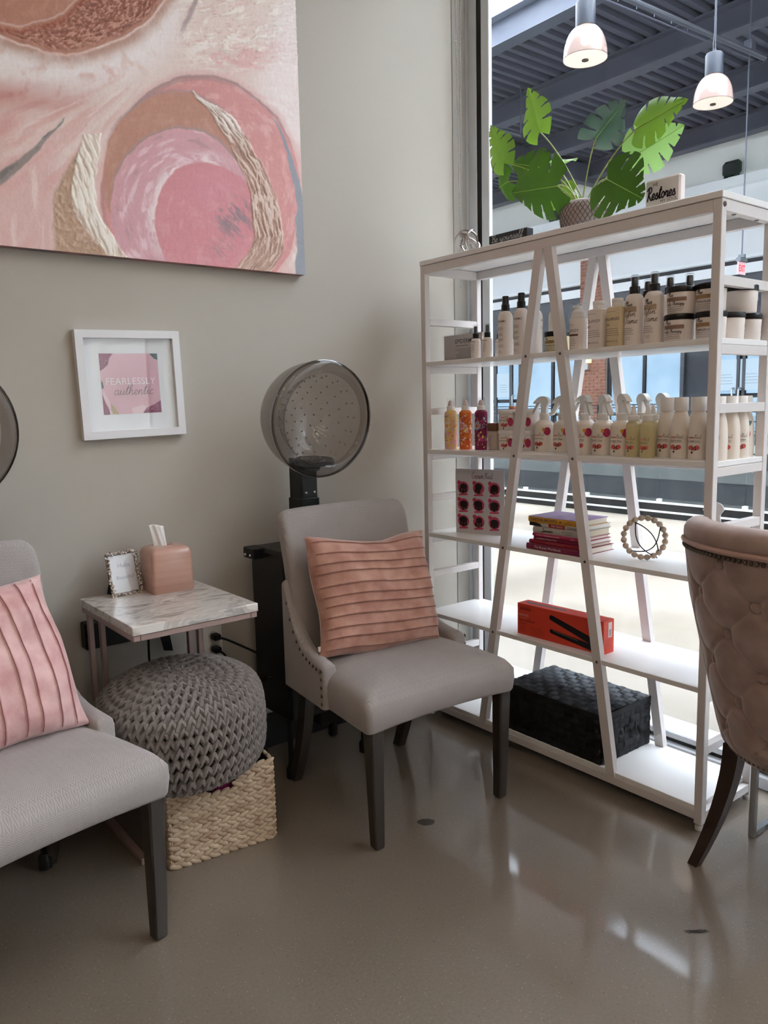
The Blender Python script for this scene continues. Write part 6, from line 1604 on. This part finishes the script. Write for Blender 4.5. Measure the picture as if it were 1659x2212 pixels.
leaves = [ # base px, tip px, X base, X tip, facing, half width, material, cup, fold
 ((1166, 285), (1140, 186), 2.20, 2.20, tc_*.6-right*.7, .064, LG, .5, .25, 'A'),
 ((1090, 352), (1058, 268), 2.14, 2.12, tc_*.5-right*.8+up*.1, .064, LG, .5, .2, 'B'),
 ((1168, 362), (1100, 352), 2.16, 2.16, tc_*.9+up*.25, .060, LD, .3, .0, 'C'),
 ((1203, 402), (1100, 418), 2.06, 2.05, tc_*1.0-up*.05, .090, LD, .25, .0, 'D'),
 ((1190, 352), (1250, 341), 2.30, 2.30, up*.9+tc_*.25, .045, LL, .3, .1, 'E'),
 ((1236, 418), (1180, 448), 2.26, 2.24, tc_*.8+up*.3, .050, LG, .3, .0, 'F'),
 ((1288, 296), (1352, 214), 2.18, 2.20, tc_*.55+right*.5-up*.45, .085, LB, 1.2, .7, 'G'),
 ((1378, 276), (1490, 212), 2.14, 2.12, tc_*.55-right*.35+up*.35, .066, LG, .6, .2, 'H'),
 ((1372, 336), (1482, 268), 2.20, 2.22, tc_*.95-up*.1, .068, LL, .25, .0, 'I'),
 ((1312, 388), (1390, 430), 2.07, 2.06, tc_*1.0+up*.1, .090, LD, .2, .0, 'J'),
 ((1098, 392), (1078, 405), 2.20, 2.20, tc_*.8-right*.5, .060, LD, .3, .1, 'K')]
org = Vector((0, 0, .080))
for i, (bp_, tp_, xb, xt, nrm, wd, m_, cup, fold, tagc) in enumerate(leaves):
    b_ = wpt(*bp_, xb); t_ = wpt(*tp_, xt)
    monstera(b_, t_, nrm, wd, m_, cup, 4+i % 2, fold, i)
    a = 2*PI*i/len(leaves); o0 = org+Vector((.014*math.cos(a), .014*math.sin(a), 0))
    mid = o0.lerp(b_, .5)+Vector((0, 0, .05))
    pts = []
    for k_ in range(15):
        q = k_/14; pts.append(o0*(1-q)**2+mid*(2*q*(1-q))+b_*q*q)
    MB().tube(pts, .0022, 6).build('stem', STEM, pl)

# ================================================================== PINK TUFTED CHAIR (its back towards the room)
pc_ = thing('tufted_chair', 'dusty pink velvet tufted chair with nail head trim', 'chair', (1.860, .826, 0), math.radians(82))
VEL = mat('pink_velvet_chair', '#957d75', .6, sheen=.7, var=(14, '#aa938b', 5), bump=(180, .2, .001), spec=.2)
PIP = mat('velvet_piping', '#b39389', .6, sheen=.6)
# local frame: +Y is the outside of the back, X across
W2 = .236; ZB, ZT = .345, .928
btn = []
for rI in range(6):
    zz = .43+rI*.088
    for cI in range(-2, 3):
        u = (cI+(.5 if rI % 2 else 0))*.64
        if abs(u) <= .95: btn.append((u, zz))
def back_pt(u, v, out=True):
    z = ZB+(ZT-ZB)*v; k = v
    half = W2*(.66+.34*min(1, k*1.35)**.8); th_ = u*1.15
    R_ = half/math.sin(1.15); x = R_*math.sin(th_); y = R_*math.cos(th_)-R_*math.cos(1.15)
    y = y*.62-.010+.085*k**1.2-.035
    if k < .12: y -= .02*(1-k/.12)**2
    return x, y, z
def back_out(u, v):
    x, y, z = back_pt(u, v); d = 0
    for bu, bz in btn:
        dx = (u-bu)*W2; dz = z-bz; d -= .014*math.exp(-(dx*dx+dz*dz)/(2*.016**2))
    # diagonal creases joining the buttons
    q1 = (u/.64+(z-.43)/.176); q2 = (u/.64-(z-.43)/.176)
    for q in (q1, q2):
        e = abs(q-round(q)); d -= .0045*math.exp(-(e/.05)**2)
    d *= min(1, v*9)*min(1, (1-v)*12)
    n = Vector((math.sin(u*1.15), math.cos(u*1.15), 0)); return Vector((x, y, z))+n*(.022+d)
MB().grid(lambda a, b: back_out(2*a-1, b), 150, 150).build('outer_back', VEL, pc_, sharp=0)
def back_in(u, v):
    x, y, z = back_pt(u, v); n = Vector((math.sin(u*1.15), math.cos(u*1.15), 0)); return Vector((x, y, z))-n*.050
MB().grid(lambda a, b: back_in(2*a-1, b), 40, 30).build('inner_back', VEL, pc_, sharp=0)
for o in pc_.children: o.data.polygons.foreach_set('use_smooth', [True]*len(o.data.polygons))
def rim_c(u, v, off=-.014, dz=0):
    x, y, z = back_pt(u, v); n = Vector((math.sin(u*1.15), math.cos(u*1.15), 0)); return Vector((x, y, z+dz))+n*off
path = [rim_c(-1, k/14) for k in range(15)]+[rim_c(-1+2*k/40, 1) for k in range(1, 41)]+[rim_c(1, 1-k/14) for k in range(1, 15)]
MB().tube(path, .038, 14).build('rolled_edge', VEL, pc_)
path2 = [rim_c(-1+2*k/60, .962, .026) for k in range(61)]
MB().tube(path2, .0065, 8).build('piping', PIP, pc_)
path3 = [rim_c(-1+2*k/60, .0, .012) for k in range(61)]
MB().tube(path3, .006, 8).build('piping', PIP, pc_)
nm2 = MB().ball((0, 0, 0), .0058, 8, 5).mesh('nail_head', NAILM)
for k in range(44):
    u = -.97+1.94*k/43; inst('nail_head', nm2, pc_, rim_c(u, .936, .025)); 
for k in range(30):
    u = -.97+1.94*k/29; inst('nail_head', nm2, pc_, rim_c(u, .022, .018))
bme = MB().ball((0, 0, 0), .0135, 12, 8, (1, .6, 1)).mesh('button', VEL)
for bu, bz in btn:
    v = (bz-ZB)/(ZT-ZB); p = back_out(bu, v); n = Vector((math.sin(bu*1.15), math.cos(bu*1.15), 0)); inst('button', bme, pc_, p+n*.008, (0, 0, -bu*1.15))
L = []
for z, s_ in ((.33, .94), (.345, 1), (.40, 1.0), (.44, .98), (.46, .92), (.468, .8)): L.append([(px_*s_, -.24+(py_)*s_, z) for px_, py_ in densify(rrect(.165, .20, .05, 5), .04)])
MB().loft(L).build('seat', VEL, pc_, sharp=60)
for s_ in (-1, 1):
    L = []
    for i in range(9):
        k = i/8; z = .36*(1-k); hw = .023-.009*k; xx = s_*(.145+.075*k**1.6); yy = -.035+.050*k**1.6
        L.append([(xx+a*hw, yy+b*hw, z) for a, b in ((-1, -.8), (1, -.8), (1, .8), (-1, .8))])
    MB().loft(L).build('leg', mat('walnut_leg', '#33241f', .4), pc_, sharp=40)
    L = []
    for z, hw in ((.34, .024), (0, .016)): L.append([(s_*.11+a*hw, -.40+b*hw, z) for a, b in ((-1, -1), (1, -1), (1, 1), (-1, 1))])
    MB().loft(L).build('leg', mat('walnut_leg', '#33241f', .4), pc_, sharp=40)

# ---- chrome sled frame stool by the window
st = thing('chrome_frame_stool', 'low stool on square chrome tube frame behind the pink chair', 'stool', (2.115, 1.010, 0))
CHR = mat('satin_chrome', '#a9adb0', .22, .9)
for y in (0, -.09):
    MB().box(0, .018, y-.009, y+.009, 0, .29, .002).build('leg', CHR, st); MB().box(.262, .28, y-.009, y+.009, 0, .29, .002).build('leg', CHR, st)
    MB().box(.018, .262, y-.009, y+.009, 0, .018, .002).build('floor_bar', CHR, st)
MB().box(0, .28, -.10, .01, .29, .315, .006).build('seat', mat('stool_white', '#d8d6d4', .5), st)

# ---- marks on the floor
p = onz(1495, 2013); h = MB(); rr = random.Random(3)
for i in range(26):
    a0 = rr.uniform(-.02, .01); dx, dy = _r2.x, _r2.y
    pts = []
    for k_ in range(7):
        q = k_/6; s_ = a0+.034*q; w_ = .004*math.sin(q*3+i)+rr.uniform(-.0006, .0006)+(.004*rr.uniform(-1, 1) if i > 18 else 0)
        pts.append((p.x+dx*s_-dy*w_, p.y+dy*s_+dx*w_, .0008+.0012*rr.random()))
    h.tube(pts, .00035, 4)
o = h.build('hair_tuft', mat('dark_hair', '#14110f', .5)); tag(o, 'small tuft of cut dark hair lying on the concrete floor', 'hair'); o['kind'] = 'stuff'
p = onz(920, 1776); k = MB(); rr = random.Random(5); n = 22
k.add([(p.x, p.y, .0012)]+[tuple(p+Vector((_r2.x, _r2.y, 0))*((.024+.005*rr.random())*math.cos(2*PI*i/n))+Vector((-_r2.y, _r2.x, 0))*((.017+.004*rr.random())*math.sin(2*PI*i/n))+Vector((0, 0, .0009))) for i in range(n)], [(0, i+1, (i+1) % n+1) for i in range(n)])
o = k.build('floor_stain', mat('dark_stain', '#3f3a34', .25), sharp=0); tag(o, 'small dark oval stain on the concrete between the chair legs', 'stain')
